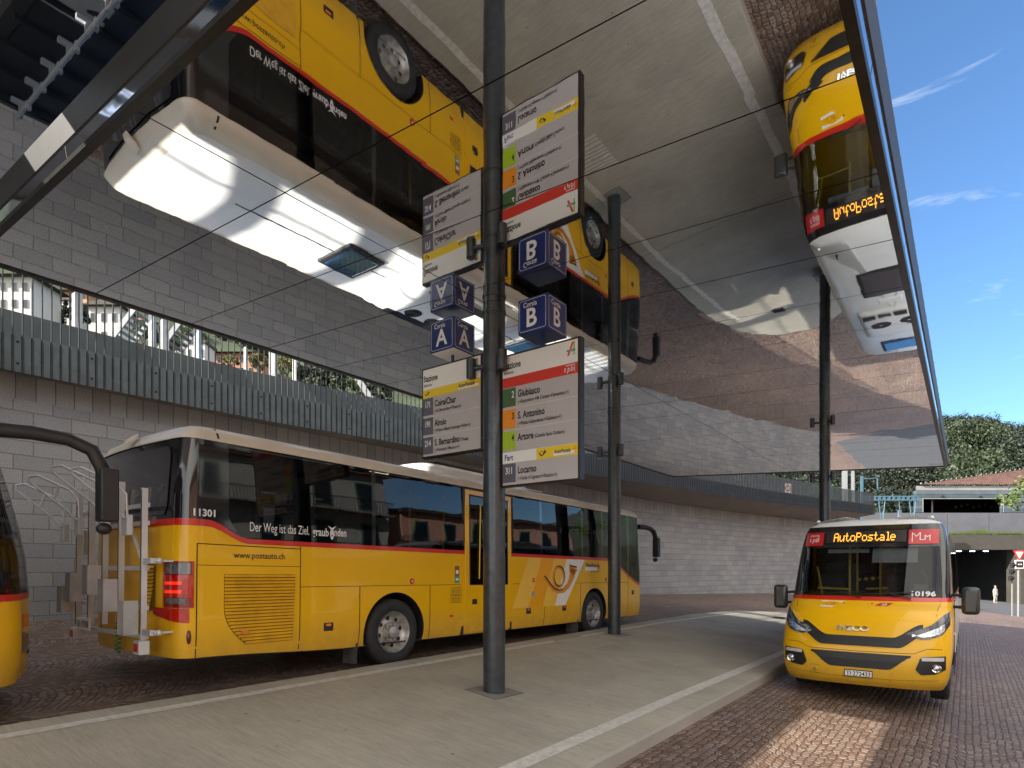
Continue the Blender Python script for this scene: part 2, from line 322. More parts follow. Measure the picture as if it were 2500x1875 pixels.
ASPH = mat('asphalt', (0.065, 0.066, 0.072), 0.85, var=0.15, nscale=3, bump=0.2, bscale=90)
PAINT = mat('worn white road paint', (0.60, 0.58, 0.53), 0.6, var=0.12, nscale=14, dirt=(0.42, 0.40, 0.36))
STONE = block_mat('granite block wall', (0.255, 0.26, 0.27), (0.325, 0.322, 0.32), (0.175, 0.172, 0.165), 0.56, 0.25, msize=0.009, bump=0.6)
STON2 = block_mat('granite soldier course', (0.25, 0.25, 0.25), (0.34, 0.335, 0.325), (0.13, 0.128, 0.122), 0.21, 0.6, 0.0, 0.010, 0.9)
# ground: one gently tilted sheet
sx = [-1500, -300, -80, -40, -25, -18, -14.5] + [-14+i*1.0 for i in range(22)] + [9, 12, 18, 30, 60, 150, 1500]
ty = [-1500, -200, -60, -30, -15, -8] + [-5+i*2.0 for i in range(32)] + [62, 70, 80, 90, 100, 120, 160, 300, 1500]
def sheet(xs, ys, k, name, m, cond=None, kind='structure'):
    b = MB(); nx = len(xs)
    b.v = [(x, y, road_z(x, y, k)) for y in ys for x in xs]
    for j in range(len(ys)-1):
        for i in range(nx-1):
            if cond is None or cond((xs[i]+xs[i+1])/2, (ys[j]+ys[j+1])/2): b.f.append((j*nx+i, j*nx+i+1, (j+1)*nx+i+1, (j+1)*nx+i)); b.m.append(0)
    o = stframe(b.build(name, m)); o['kind'] = kind; return o
sheet(sx, ty, -0.155, 'ground', COB)
sheet(sx, ty, -0.147, 'road', ASPH, lambda x, y: y > 44 and x > -7 and x < 400 and y < 300)
# platform: outline in (s, t)
SL, SR, TE = -6.75, -2.72, 23.1
nose = [(-6.75, 14.0), (-6.72, 18.0), (-6.50, 20.0), (-6.25, 21.2), (-5.80, 22.1), (-5.2, 22.75), (-4.4, 23.05), (-3.6, 22.8), (-3.05, 22.1), (-2.78, 21.0), (-2.72, 19.0)]
outl = [(SR, -14.0), (SL, -14.0)] + nose
pb = MB(); n = len(outl)
top = [(s, t, plat_z(s)) for s, t in outl]
def inset(pts, d):
    r = []
    for i in range(len(pts)):
        a, b, c = Vector(pts[i-1][:2]), Vector(pts[i][:2]), Vector(pts[(i+1) % len(pts)][:2])
        u, v = (b-a).normalized(), (c-b).normalized(); nn = Vector((u.y, -u.x))+Vector((v.y, -v.x)); nn /= max(0.3, nn.length_squared/2)
        q = b+nn*d; r.append((q.x, q.y))
    return r
ins = inset(outl, 0.025)
pb.add([(s, t, plat_z(s)) for s, t in ins], [tuple(range(n))])
pb.add([(s, t, plat_z(s)) for s, t in ins]+[(s, t, plat_z(s)-0.025) for s, t in outl]+[(s, t, plat_z(s)-0.6) for s, t in outl],
       [(i, (i+1) % n, n+(i+1) % n, n+i) for i in range(n)]+[(n+i, n+(i+1) % n, 2*n+(i+1) % n, 2*n+i) for i in range(n)], 1)
o = stframe(pb.build('platform', [CONC, KERB], kind='structure'))
# painted edge lines
lb = MB()
def strip(pts, wd, k=0.004):
    for i in range(len(pts)-1):
        a, b = Vector(pts[i]), Vector(pts[i+1]); d = (b-a).normalized(); nn = Vector((d.y, -d.x))*wd/2
        c = [a-nn, a+nn, b+nn, b-nn]; lb.add([(p.x, p.y, plat_z(p.x)+k) for p in c], [(0, 1, 2, 3)])
strip([(-6.44, -13), (-6.40, 9.93)], 0.125)
strip([(-6.40, 10.95), (-6.40, 12.0), (-6.38, 15.0), (-6.22, 18.0), (-6.05, 19.5), (-5.95, 20.3)], 0.125)
strip([(-3.17, -13), (-3.14, 8.0), (-3.05, 14.0), (-3.05, 18.5)], 0.16)
stframe(lb.build('edge_line', PAINT, kind='structure'))
tb = MB()
for i in range(10):
    t0 = 10.0+i*0.103; tb.add([(-6.38, t0, plat_z(-6.38)+.005), (-5.57, t0+.03, plat_z(-5.57)+.005), (-5.57, t0+.088, plat_z(-5.57)+.005), (-6.38, t0+.060, plat_z(-6.38)+.005)], [(0, 1, 2, 3)])
stframe(tb.build('tactile_marking', PAINT, kind='structure'))
# platform joints, drain covers
jb = MB()
def pq(s0, s1, t0, t1, k, mi=0): jb.add([(s0, t0, plat_z(s0)+k), (s1, t0, plat_z(s1)+k), (s1, t1, plat_z(s1)+k), (s0, t1, plat_z(s0)+k)], [(0, 1, 2, 3)], mi)
for t0 in (-2.5, 14.6): pq(SL+.03, SR-.03, t0, t0+.012, .002)
g = tag(jb.build('expansion_joint', GAP), kind='structure'); stframe(g)
dc = MB(); dc.box(-4.98, -4.62, 20.3, 20.75, plat_z(-4.8)+.0, plat_z(-4.8)+.02)
for i in range(5): dc.box(-4.95, -4.65, 20.35+i*.08, 20.38+i*.08, plat_z(-4.8)+.02, plat_z(-4.8)+.028, 1)
d = thing('drain_cover', 'small dark drain cover set in the far end of the platform', 'drain cover', 0, 0, 0)
for v in range(len(dc.v)): dc.v[v] = (dc.v[v][0]+4.8, dc.v[v][1]-20.5, dc.v[v][2]-plat_z(-4.8))
d.location = W(-4.8, 20.5, plat_z(-4.8)); dc.build('grate', [FASC, GAP], d)
# ---------------------------------------------------------------- wall on the left with the walkway above it
def lerp(x, pts):
    if x <= pts[0][0]: return pts[0][1]
    for (a, b), (c, d) in zip(pts, pts[1:]):
        if x <= c: return b+(d-b)*(x-a)/(c-a)
    return pts[-1][1]
def sw(t): return -12.9+0.0043*max(0, t-3.65)**2
OFF = [(-20, .5), (2.9, .53), (7.4, .72), (9.8, 1.02), (15, 1.5), (21.9, 1.94), (40, 2.4)]
def sf(t): return sw(t)+lerp(t, OFF)
def ztop(t): return lerp(t, [(12, 4.86), (24.9, 4.53), (41, 4.40)])
TS = [-22+i*0.75 for i in range(86)]; TS = [t for t in TS if t < 41.6]+[41.6]
def ribbon(path, z0, z1, name, m, parent, thick=0.0, vo=0.0):   # vertical ribbon with UV in metres
    b = MB(); b.uv = []; u = 0; pr = None
    for t in TS:
        p = Vector((path(t), t)); u += (p-pr).length if pr is not None else 0; pr = p
        b.v += [(p.x, t, z0(t)), (p.x, t, z1(t))]; b.uv += [(u, z0(t)), (u, z1(t))] if not vo else [(u, vo), (u, vo+z1(t)-z0(t))]
        if thick: b.v += [(p.x-thick, t, z0(t)), (p.x-thick, t, z1(t))]; b.uv += [(u, z0(t)), (u, z1(t)+thick)]
    k = 4 if thick else 2
    for i in range(len(TS)-1):
        a = i*k; c = a+k; b.f.append((a, c, c+1, a+1)); b.m.append(0)
        if thick: b.f += [(a+1, c+1, c+3, a+3), (a+2, a+3, c+3, c+2)]; b.m += [0, 0]
    if thick:
        a = (len(TS)-1)*k; b.f += [(a, a+2, a+3, a+1), (0, 1, 3, 2)]; b.m += [0, 0]
    return b.build(name, m, parent, smooth=True)
wl = thing('stone_wall', 'long curved wall of rough grey granite blocks behind the coaches', 'wall', 0, 0, 0)
ribbon(sw, lambda t: -1.0, lambda t: ztop(t)-.42, 'block_face', STONE, wl, 0.5)
ribbon(lambda t: sw(t)+.003, lambda t: ztop(t)-.42, lambda t: ztop(t)-.002, 'coping_course', STON2, wl, 0.5, .06)
wk = thing('walkway', 'raised concrete walkway running along the top of the stone wall', 'walkway', 0, 0, 0)
b = MB()
for t in TS: b.v += [(sw(t)-.02, t, ztop(t)), (sf(t)-.03, t, 4.80), (sf(t)-.03, t, 4.98), (sf(t)-3.6, t, 4.98)]
for i in range(len(TS)-1):
    a = i*4; c = a+4; b.f += [(a, a+1, c+1, c), (a+1, a+2, c+2, c+1), (a+2, a+3, c+3, c+2)]; b.m += [0]*3
a = (len(TS)-1)*4; b.f.append((a, a+1, a+2, a+3)); b.m.append(0)
b.build('deck', SOFF, wk, smooth=True)
GREYP = mat('grey green steel panel', (0.042, 0.051, 0.053), 0.5, metal=0.2, var=0.18, nscale=3)
ribbon(lambda t: sf(t)-1.7, lambda t: 4.9, lambda t: lerp(t, [(8, 6.30), (18, 6.36), (24, 5.7), (42, 5.2)]), 'parapet', GREYP, wk, 0.12)
rl = thing('slatted_railing', 'dark slatted steel railing fixed along the edge of the raised walkway', 'railing', 0, 0, 0)
SLAT = mat('slat steel', (0.055, 0.066, 0.067), 0.45, metal=0.4, var=0.2, nscale=4)
SLAT2 = mat('dark slat steel', (0.014, 0.018, 0.023), 0.7, metal=0.0, var=0.2, nscale=4)
bb, rb, bt = MB(), MB(), MB()
t = -21.0; k = 0
while t < 41.4:
    d = Vector((sf(t+.12)-sf(t), .12)).normalized(); c = Vector((sf(t), t)); nn = Vector((d.y, -d.x))
    zt = 5.38 if t < 17 else lerp(t, [(17, 5.38), (24, 6.1), (41, 6.0)])
    mi = 0 if t < 13.0 else 1
    a, e = c-d*.046, c+d*.046
    bb.add([(a.x, a.y, 4.76), (e.x, e.y, 4.76), (e.x, e.y, zt), (a.x, a.y, zt)]+[(p.x-nn.x*.012, p.y-nn.y*.012, z) for p, z in ((a, 4.76), (e, 4.76), (e, zt), (a, zt))],
           [(0, 1, 2, 3), (4, 7, 6, 5), (0, 4, 5, 1), (1, 5, 6, 2), (2, 6, 7, 3), (3, 7, 4, 0)], mi)
    q = c+d*.065+nn*.004
    if t < 24: rb.box(q.x-.009, q.x+.009, q.y-.009, q.y+.009, 4.76, 6.42)
    if k % 8 == 3:
        for z in (4.9, 5.25): bt.lathe([(0, .0), (.012, .016), (.0, .02)], (c.x+nn.x*.004, c.y+nn.y*.004, z), 'x', 8)
    t += 0.129; k += 1
k_ = len(bb.v); bb.v += bt.v; bb.f += [tuple(i+k_ for i in f) for f in bt.f]; bb.m += [2]*len(bt.f)
bb.build('board_cladding', [SLAT, SLAT2, GAP], rl); rb.build('bars', SLAT2, rl)
ribbon(lambda t: sf(t)-.03, lambda t: 4.79, lambda t: 5.36, 'backing_rail', GAP, rl)
hr = MB(); tt = [x*1.0 for x in range(-21, 25)]; hr.tube([(sf(t), t, 6.42) for t in tt], .025, 8); hr.build('handrail', SLAT2, rl, smooth=True)
# ---------------------------------------------------------------- main canopy
def mirror_mat(name, col, rough=0.008, wav=0.045):
    m = bpy.data.materials.new(name); m.use_nodes = True; nt = m.node_tree; b = nt.nodes['Principled BSDF']; L = nt.links.new
    b.inputs['Metallic'].default_value = 1.0; b.inputs['Base Color'].default_value = (*col, 1); b.inputs['Roughness'].default_value = rough
    tc = N(nt, 'ShaderNodeTexCoord'); n = N(nt, 'ShaderNodeTexNoise', Scale=3.2, Detail=1.5); L(tc.outputs['Object'], n.inputs['Vector'])
    bp = N(nt, 'ShaderNodeBump', Strength=wav, Distance=0.010); L(n.outputs['Fac'], bp.inputs['Height']); L(bp.outputs[0], b.inputs['Normal'])
    d = N(nt, 'ShaderNodeTexNoise', Scale=1.3, Detail=8.0, Roughness=0.7); L(tc.outputs['Object'], d.inputs['Vector'])
    r = N(nt, 'ShaderNodeMapRange'); r.inputs['From Min'].default_value = 0.45; r.inputs['From Max'].default_value = 0.8; r.inputs['To Min'].default_value = rough; r.inputs['To Max'].default_value = rough+0.05
    L(d.outputs['Fac'], r.inputs[0]); L(r.outputs[0], b.inputs['Roughness'])
    return m
MIR = mirror_mat('mirror ceiling sheet', (0.80, 0.83, 0.86))
MIR2 = mirror_mat('polished fascia sheet', (0.62, 0.65, 0.70), 0.06, 0.25)
MIR3 = mirror_mat('dull mirror sheet', (0.62, 0.65, 0.70), 0.02, 0.1)
HZ = 4.90
cn = thing('canopy', 'large flat bus station canopy with a mirrored ceiling over the platform', 'canopy', 0, 0, HZ)
def tl(s, a, b): return a+(b-a)*(s+8.5)/7.9
seam = [(1.80, 2.06)]+[(2.90+1.138*k, 3.40+1.29*k) for k in range(17)]
seam[-1] = (21.1, 24.25)
mb = MB(); rr = random.Random(3)
for (a0, b0), (a1, b1) in zip(seam, seam[1:]):
    for s0, s1 in ((-8.5, -4.86), (-4.86, -0.6)):
        g = 0.006; c = []
        for s, i in ((s0+g, 0), (s1-g, 0), (s1-g, 1), (s0+g, 1)):
            t = tl(s, *((a0, b0) if i == 0 else (a1, b1)))+(g if i == 0 else -g); c.append((s, t, rr.uniform(-.0016, .0016)))
        mb.add(c, [(0, 1, 2, 3)])
mb.build('ceiling', MIR, cn)
cb = MB(); cb.add([(-8.5, 1.8, .012), (-.6, 2.06, .012), (-.6, 24.25, .012), (-8.5, 21.1, .012)], [(0, 1, 2, 3)]); cb.build('panel_joint', GAP, cn)
rect = [(-8.5, 1.8), (-8.5, 21.1), (-.6, 24.25), (-.6, 2.06)]
def off(d):
    r = []
    for i in range(4):
        a, b, c = Vector(rect[i-1]), Vector(rect[i]), Vector(rect[(i+1) % 4]); u, v = (b-a).normalized(), (c-b).normalized()
        n1, n2 = Vector((-u.y, u.x)), Vector((-v.y, v.x)); q = (n1+n2)/(1+n1.dot(n2)); r.append(b+q*d)
    return r
def ringband(name, m, prof, parent, z0=0.0):
    b = MB(); L = [(off(d), z) for d, z in prof]
    for (A, za), (B, zb) in zip(L, L[1:]):
        for i in range(4):
            j = (i+1) % 4; b.add([(A[i].x, A[i].y, za), (A[j].x, A[j].y, za), (B[j].x, B[j].y, zb), (B[i].x, B[i].y, zb)], [(0, 1, 2, 3)])
    return b.build(name, m, parent)
GUT = mat('dark gutter metal', (0.028, 0.029, 0.031), 0.5, metal=0.2, var=0.15)
ringband('edge_trim', FASC, [(0.0, .006), (0.0, -.018), (.066, -.018), (.075, .012)], cn)
ringband('fascia', MIR2, [(.075, .012), (.088, .11)], cn)
ringband('gutter', GUT, [(.088, .11), (.100, .115), (.125, .335), (.02, .36)], cn)
fj = MB()
for i in range(4):
    A, B = off(.0761), off(.0891)
    j = (i+1) % 4; n_ = int((A[j]-A[i]).length/2.6)
    for k in range(1, n_):
        u = k/n_; p = A[i].lerp(A[j], u); q = B[i].lerp(B[j], u); d = (A[j]-A[i]).normalized()*.006
        fj.add([(p.x-d.x, p.y-d.y, .012), (p.x+d.x, p.y+d.y, .012), (q.x+d.x, q.y+d.y, .11), (q.x-d.x, q.y-d.y, .11)], [(0, 1, 2, 3)])
fj.build('fascia_joint', GAP, cn)
rf = MB(); P = off(.03); rf.add([(p.x, p.y, .35) for p in P], [(0, 1, 2, 3)])
x = -8.4
while x < -.6:
    t0, t1 = tl(x, 1.80, 2.06)-.08, tl(x, 21.1, 24.25)+.08; rf.box(x-.012, x+.012, t0, t1, .351, .40); x += .43
for side in (-8.6, -.49):
    t = 2.2
    while t < (21.0 if side < -5 else 24.0): rf.box(side-.015 if side > -5 else side-.04, side+.012 if side > -5 else side+.03, t-.012, t+.012, .34, .40); t += .62
rf.build('roof_sheet', mat('dark standing seam sheet', (0.040, 0.043, 0.048), 0.55, metal=0.4, var=0.2, nscale=2.5), cn)
sg = MB(); sg.tube([(-8.45, 2.12, .53), (-.7, 2.38, .53)], .022, 10)
x = -8.3
while x < -.7:
    t = tl(x, 2.12, 2.38); sg.box(x-.02, x+.02, t-.09, t+.09, .40, .45); sg.box(x-.012, x+.012, t-.02, t+.02, .44, .55); sg.box(x+.19, x+.23, t-.015, t+.015, .50, .59); x += .43
sg.build('snow_guard', ALU, cn)
# ---------------------------------------------------------------- second, higher canopy behind the photographer
up = thing('upper_canopy', 'higher mirrored canopy whose edge shows at the top left corner', 'canopy', 0, 0, 5.99)
rects = [(-14, -7.6, -7.5, -1.2), (-9.6, -7.6, -1.2, 3.0), (-7.6, -6.5, 1.25, 3.0), (-7.6, -6.5, -7.5, -4.0), (-6.5, -0.9, -7.5, 3.0)]  # unseen reach and slot shaped to shade the platform and pass a sun patch
ub, ut = MB(), MB()
for a, b_, c, d in rects: ub.add([(a, c, 0), (b_, c, 0), (b_, d, 0), (a, d, 0)], [(0, 1, 2, 3)]); ut.box(a, b_, c, d, .004, .30)
ub.build('ceiling', MIR3, up); ut.build('roof_sheet', FASC, up)
# ---------------------------------------------------------------- canopy columns
def make_column():
    r_ = thing('canopy_column', '', 'column', 0, 0, 0)
    b = MB(); b.tube([(0, 0, -.25), (0, 0, 4.899)], .14, 40); b.build('shaft', POLE, r_, smooth=True)
    b = MB(); b.lathe([(4.78, .14), (4.78, .150), (4.80, .152), (4.82, .150), (4.82, .14)], (0, 0, 0), 'z', 40)
    b.lathe([(3.18, .14), (3.18, .148), (3.23, .148), (3.23, .14)], (0, 0, 0), 'z', 40); b.lathe([(4.03, .14), (4.03, .148), (4.08, .148), (4.08, .14)], (0, 0, 0), 'z', 40); b.build('collar', POLE, r_, smooth=True)
    for sx_, px, py in ((-1, -.30, -.10), (1, .22, -.12)):
        b = MB(); b.tube([(sx_*.1, -.05, 4.13), (px, py, 4.13)], .032, 12)
        b.tube([(px, py, 4.01), (px, py, 4.25)], .062, 20); b.lathe([(4.0, .02), (4.005, .058), (4.01, .062)], (px, py, 0), 'z', 20)
        b.build('clamp_bracket', POLE, r_, smooth=True)
    return r_
BASE = concrete_mat('column footing concrete', (0.24, 0.23, 0.21), 0.2, False)
col1 = make_column()
for i, (s, t, lab) in enumerate([(-4.81, 6.06, 'thick dark steel column nearest the camera carrying the two route boards'),
                                 (-6.20, 12.05, 'dark steel column without boards standing beside the front wheel of the long coach'),
                                 (-3.19, 18.9, 'farthest dark steel column rising from behind the minibus roof')]):
    c = col1 if i == 0 else copy_tree(col1)
    c.location = W(s, t, plat_z(s)); c['label'] = lab; c['group'] = 'columns holding up the canopy'
    dz = plat_z(s)
    for ch in c.children: ch.location.z = -dz     # heights are kept with the ceiling
    b = MB(); b.add([(x, y, -.1*x+.003) for x, y in ((-.28, -.24), (.24, -.28), (.28, .24), (-.24, .28))], [(0, 1, 2, 3)]); b.add([(x*1.04, y*1.04, -.1*x*1.04+.0015) for x, y in ((-.28, -.24), (.24, -.28), (.28, .24), (-.24, .28))], [(0, 1, 2, 3)], 1)
    b.build('footing', [BASE, GAP], c)
# ---------------------------------------------------------------- route boards
SY = mat('post yellow panel', (0.78, 0.56, 0.02), 0.5, var=0.02); SR_ = mat('transit red panel', (0.62, 0.035, 0.02), 0.5, var=0.02)
SG_ = mat('green route panel', (0.06, 0.13, 0.045), 0.5, var=0.02); SO_ = mat('orange route panel', (0.78, 0.26, 0.01), 0.5, var=0.02)
SLG = mat('lime route panel', (0.36, 0.52, 0.02), 0.5, var=0.02); SGR = mat('slate route panel', (0.105, 0.10, 0.13), 0.5, var=0.02)
SBL = mat('blue lettering', (0.01, 0.03, 0.28), 0.5); CUB = mat('lane cube blue', (0.003, 0.022, 0.16), 0.35, coat=0.2, var=0.05); HRN = mat('horn black', (0.02, 0.02, 0.02), 0.5)
CYA = mat('cyan sign paint', (0.02, 0.35, 0.62), 0.5)
def horn(b, u, v, k, mi, y=-.0065):        # small post horn mark
    def P(a, c): return (u+a*k, y, v+c*k)
    for i in range(10):
        a0, a1 = 2*math.pi*i/10, 2*math.pi*(i+1)/10
        b.add([P(.5+.20*math.cos(a0), .45+.20*math.sin(a0)), P(.5+.20*math.cos(a1), .45+.20*math.sin(a1)), P(.5+.27*math.cos(a1), .45+.27*math.sin(a1)), P(.5+.27*math.cos(a0), .45+.27*math.sin(a0))], [(0, 1, 2, 3)], mi)
    b.add([P(0, .52), P(.05, .58), P(.32, .24), P(.6, .14), P(.55, .06), P(.27, .17)], [(0, 1, 2, 3, 4, 5)], mi)
    b.add([P(.55, .06), P(.6, .16), P(.86, .62), P(.84, .86), P(1.16, .58), P(1.0, .42)], [(0, 1, 2, 3, 4, 5)], mi)
def merlon(b, u, v, w_, h, n, mi, y, th):
    st_ = w_/(2*n-1); pts = []
    for i in range(2*n-1):
        zz = v+h if i % 2 == 0 else v
        b.add([(u+i*st_, y, zz-th), (u+(i+1)*st_, y, zz-th), (u+(i+1)*st_, y, zz), (u+i*st_, y, zz)], [(0, 1, 2, 3)], mi)
        if i: b.add([(u+i*st_-th/2, y, v-th), (u+i*st_+th/2, y, v-th), (u+i*st_+th/2, y, v+h), (u+i*st_-th/2, y, v+h)], [(0, 1, 2, 3)], mi)
def rect_(b, u0, u1, v0, v1, y, mi): b.add([(u0, y, v0), (u1, y, v0), (u1, y, v1), (u0, y, v1)], [(0, 1, 2, 3)], mi)
def route_board(lab, s0, wd, z0, ht, rows, hdr, kind, cube, letter, cs, cz):
    r_ = thing('route_board', lab, 'sign', s0, 6.06-.045, 0, group='route boards on the nearest column')
    b = MB(); b.box(0, wd, 0, .09, z0, z0+ht); b.build('frame', FASC, r_, bevel=.006)
    f = .025; U0, U1, V0, V1 = f, wd-.035, z0+f, z0+ht-f; H = V1-V0; Wd = U1-U0
    b = MB(); rect_(b, U0, U1, V0, V1, -.002, 0)
    y1, y2, y3 = -.004, -.0055, -.007
    hh = V1-hdr*H; rect_(b, U0, U1, hh, V1, y1, 1)
    MT = [LBL, WHS, SY, SR_, SG_, SO_, SLG, SGR, INK, WTX, SBL, HRN, CYA]
    fs = .118
    ib = MB()
    ib.text('Stazione', fs, (U0+.015, y3, hh+.40*(V1-hh)), (1, 0, 0), (0, 0, 1), .66, 0, .022)
    ib.text('Bellinzona', .05, (U0+.02, y3, hh+.16*(V1-hh)), (1, 0, 0), (0, 0, 1), .74, 0, .012)
    # network mark
    cx, cz_ = U1-.085, V1-.10
    ib.add([(cx-.055, y3, cz_-.075), (cx-.03, y3, cz_-.075), (cx+.035, y3, cz_+.075), (cx+.01, y3, cz_+.075)], [(0, 1, 2, 3)], 2)
    rect_(ib, cx+.03, cx+.048, cz_-.075, cz_+.075, y3-.001, 5); rect_(ib, cx-.06, cx+.055, cz_-.03, cz_-.008, y3-.0015, 4); rect_(ib, cx-.022, cx+.012, cz_-.038, cz_-.002, y3-.002, 3)
    IM = [INK, WTX, SR_, SO_, CYA, SLG, SBL]
    parts = [('heading_lettering', ib)]
    v = hh
    for typ, hfrac, *dat in rows:
        hrow = hfrac*H; lo = v-hrow; ib = MB(); parts.append(('operator_mark' if typ in ('red', 'post', 'mixed') else 'route_lettering', ib))
        if typ == 'red':
            rect_(b, U0, U1, lo, v, y1, 3); [ib.text(c_, hrow*.72, (U1-.185+k_*.045, y3, lo+hrow*.26), (1, 0, 0), (0, 0, 1), .85, 1, .008, shear=.2) for k_, c_ in enumerate('tpb')]
            merlon(ib, U1-.16, lo+hrow*.80, .12, hrow*.08, 4, 1, y3, .006); rect_(ib, U1-.042, U1-.036, lo+hrow*.15, lo+hrow*.88, y3, 1)
        elif typ == 'post':
            rect_(b, U0, U1, lo, v, y1, 2)
        elif typ == 'mixed':
            rect_(b, U0, U0+Wd*.47, lo, v, y1, 1); rect_(b, U0+Wd*.47, U1, lo, v, y1, 2)
            ib.text('Fart', hrow*.75, (U0+.03, y3, lo+hrow*.25), (1, 0, 0), (0, 0, 1), .82, 6, .015)
        else:
            num, mi, white, name, extra, sub = dat
            rect_(b, U0, U0+Wd*.185, lo+hrow*.10, v-hrow*.03, y1, mi)
            x_ = U0+Wd*.185-.012-.066*len(num)*.72
            ib.text(num, .115, (x_, y3, v-hrow*.50), (1, 0, 0), (0, 0, 1), .66, 1 if white else 0, .022)
            ib.text(name, .122, (U0+Wd*.215, y3, v-hrow*.52), (1, 0, 0), (0, 0, 1), .68, 0, .024)
            if extra:
                x1 = max(p[0] for p in text_data(name)[0])*.122*.68; ib.text(extra, .062, (U0+Wd*.215+x1+.02, y3, v-hrow*.50), (1, 0, 0), (0, 0, 1), .66, 0, .014)
            if sub: ib.text(sub, .062, (U0+Wd*.215, y3, v-hrow*.82), (1, 0, 0), (0, 0, 1), .66, 0, .014)
            rect_(b, U0, U1, lo-.001, lo+.002, y1-.0002, 1)
        if typ in ('post', 'mixed'):
            w0 = .36 if typ == 'post' else .30; hh_ = hrow*.62 if typ == 'post' else hrow*.5
            rect_(b, U1-w0-.03, U1-.04, lo+hrow*.14, lo+hrow*.42, y2, 1)
            ib.text('AutoPostale', .075 if typ == 'post' else .062, (U1-w0-.02, y3, lo+hrow*.32), (1, 0, 0), (0, 0, 1), .8, 0, .018, fit=w0-.075, shear=.15)
            cx = U1-.035; cz_ = lo+hrow*.55; q = hrow*.3
            rect_(ib, cx-q*.9, cx-q*.1, cz_-q*.12, cz_+q*.12, y3, 3); rect_(ib, cx-q*.12, cx+q*.12, cz_-q, cz_+q, y3, 3); rect_(ib, cx, cx+q*.8, cz_-q*.12, cz_+q*.12, y3-.0004, 3)
            horn(b, (U0+.03 if typ == 'post' else U0+Wd*.47+.03), lo+hrow*.18, hrow*.75, 11)
        v = lo
    b.build('face_panel', MT, r_)
    for nm, q_ in parts: q_.build(nm, IM, r_)
    # lane cube on its stem
    b = MB(); x0, x1, y0, y1_ = cs-s0, cs-s0+.42, 5.85-6.015, 6.27-6.015
    b.box(x0, x1, y0, y1_, cz, cz+.41); c = b.build('lane_cube', CUB, r_, bevel=.008)
    if letter == 'A':
        b = MB(); b.box(x0+.01, x1-.01, y0+.01, y1_-.01, cz-.004, cz+.01); b.build('base_plate', WHS, c)
    b = MB()
    for org, rt, nn in (((x0, y0-.0025, cz), Vector((1, 0, 0)), 0), ((x1+.0025, y0, cz), Vector((0, 1, 0)), 1)):
        o_ = Vector(org); upv = Vector((0, 0, 1))
        b.text('Corsia', .085, o_+rt*.075+upv*.305, rt, upv, .86, 0, .012)
        b.text(letter, .30, o_+rt*(.11)+upv*.075, rt, upv, .95, 0, .02)
        m0, m1, th = .022, .398, .005; k0, k1 = .022, .388
        pts = []
        for (cx, cy, a0) in ((m1-.03, k1-.03, 0), (m0+.03, k1-.03, 90), (m0+.03, k0+.03, 180), (m1-.03, k0+.03, 270)):
            for q in range(5): a = R(a0+q*22.5); pts.append((cx+.03*math.cos(a), cy+.03*math.sin(a), math.cos(a), math.sin(a)))
        m_ = len(pts)
        for i in range(m_):
            p, q = pts[i], pts[(i+1) % m_]
            b.add([o_+rt*p[0]+upv*p[1], o_+rt*q[0]+upv*q[1], o_+rt*(q[0]-th*q[2])+upv*(q[1]-th*q[3]), o_+rt*(p[0]-th*p[2])+upv*(p[1]-th*p[3])], [(0, 1, 2, 3)], 0)
    b.build('lettering', WTX, c)
    b = MB(); b.tube([((x0+x1)/2, (y0+y1_)/2, z0+ht-.01), ((x0+x1)/2, (y0+y1_)/2, cz+.01)], .022, 12); b.build('stem', CUB, r_, smooth=True)
    return r_
route_board('smaller route board listing Coira/Chur and Airolo, blue cube A above it', -6.05, 1.09, 3.08, 1.24,
            [('post', .093), ('row', .226, '171', 7, True, 'Coira/Chur', '', '(→S. Bernardino→Thusis→)'), ('row', .223, '191', 7, True, 'Airolo', '', '(→Claro→Biasca→Lavorgo→Faido→)'),
             ('row', .223, '214', 7, True, 'S. Bernardino', '(Thusis)', '(→Roveredo→Mesocco→)')], .235, 'A', True, 'A', -5.73, 4.42)
route_board('taller route board with red band and Giubiasco line, blue cube B above it', -4.66, 1.14, 2.57, 1.64,
            [('red', .079), ('row', .166, '2', 4, True, 'Giubiasco', '', '(→Espocentro→M. Carasso→Sementina→)'), ('row', .168, '3', 5, False, 'S. Antonino', '', '(→Piazza Indipendenza→Giubiasco→)'),
             ('row', .169, '4', 6, False, 'Artore', '(Castello Sasso Corbaro)', ''), ('mixed', .084), ('row', .168, '311', 7, True, 'Locarno', '', '(→Gudo→Cugnasco→Riazzino→)')], .166, 'B', True, 'B', -4.28, 4.33)
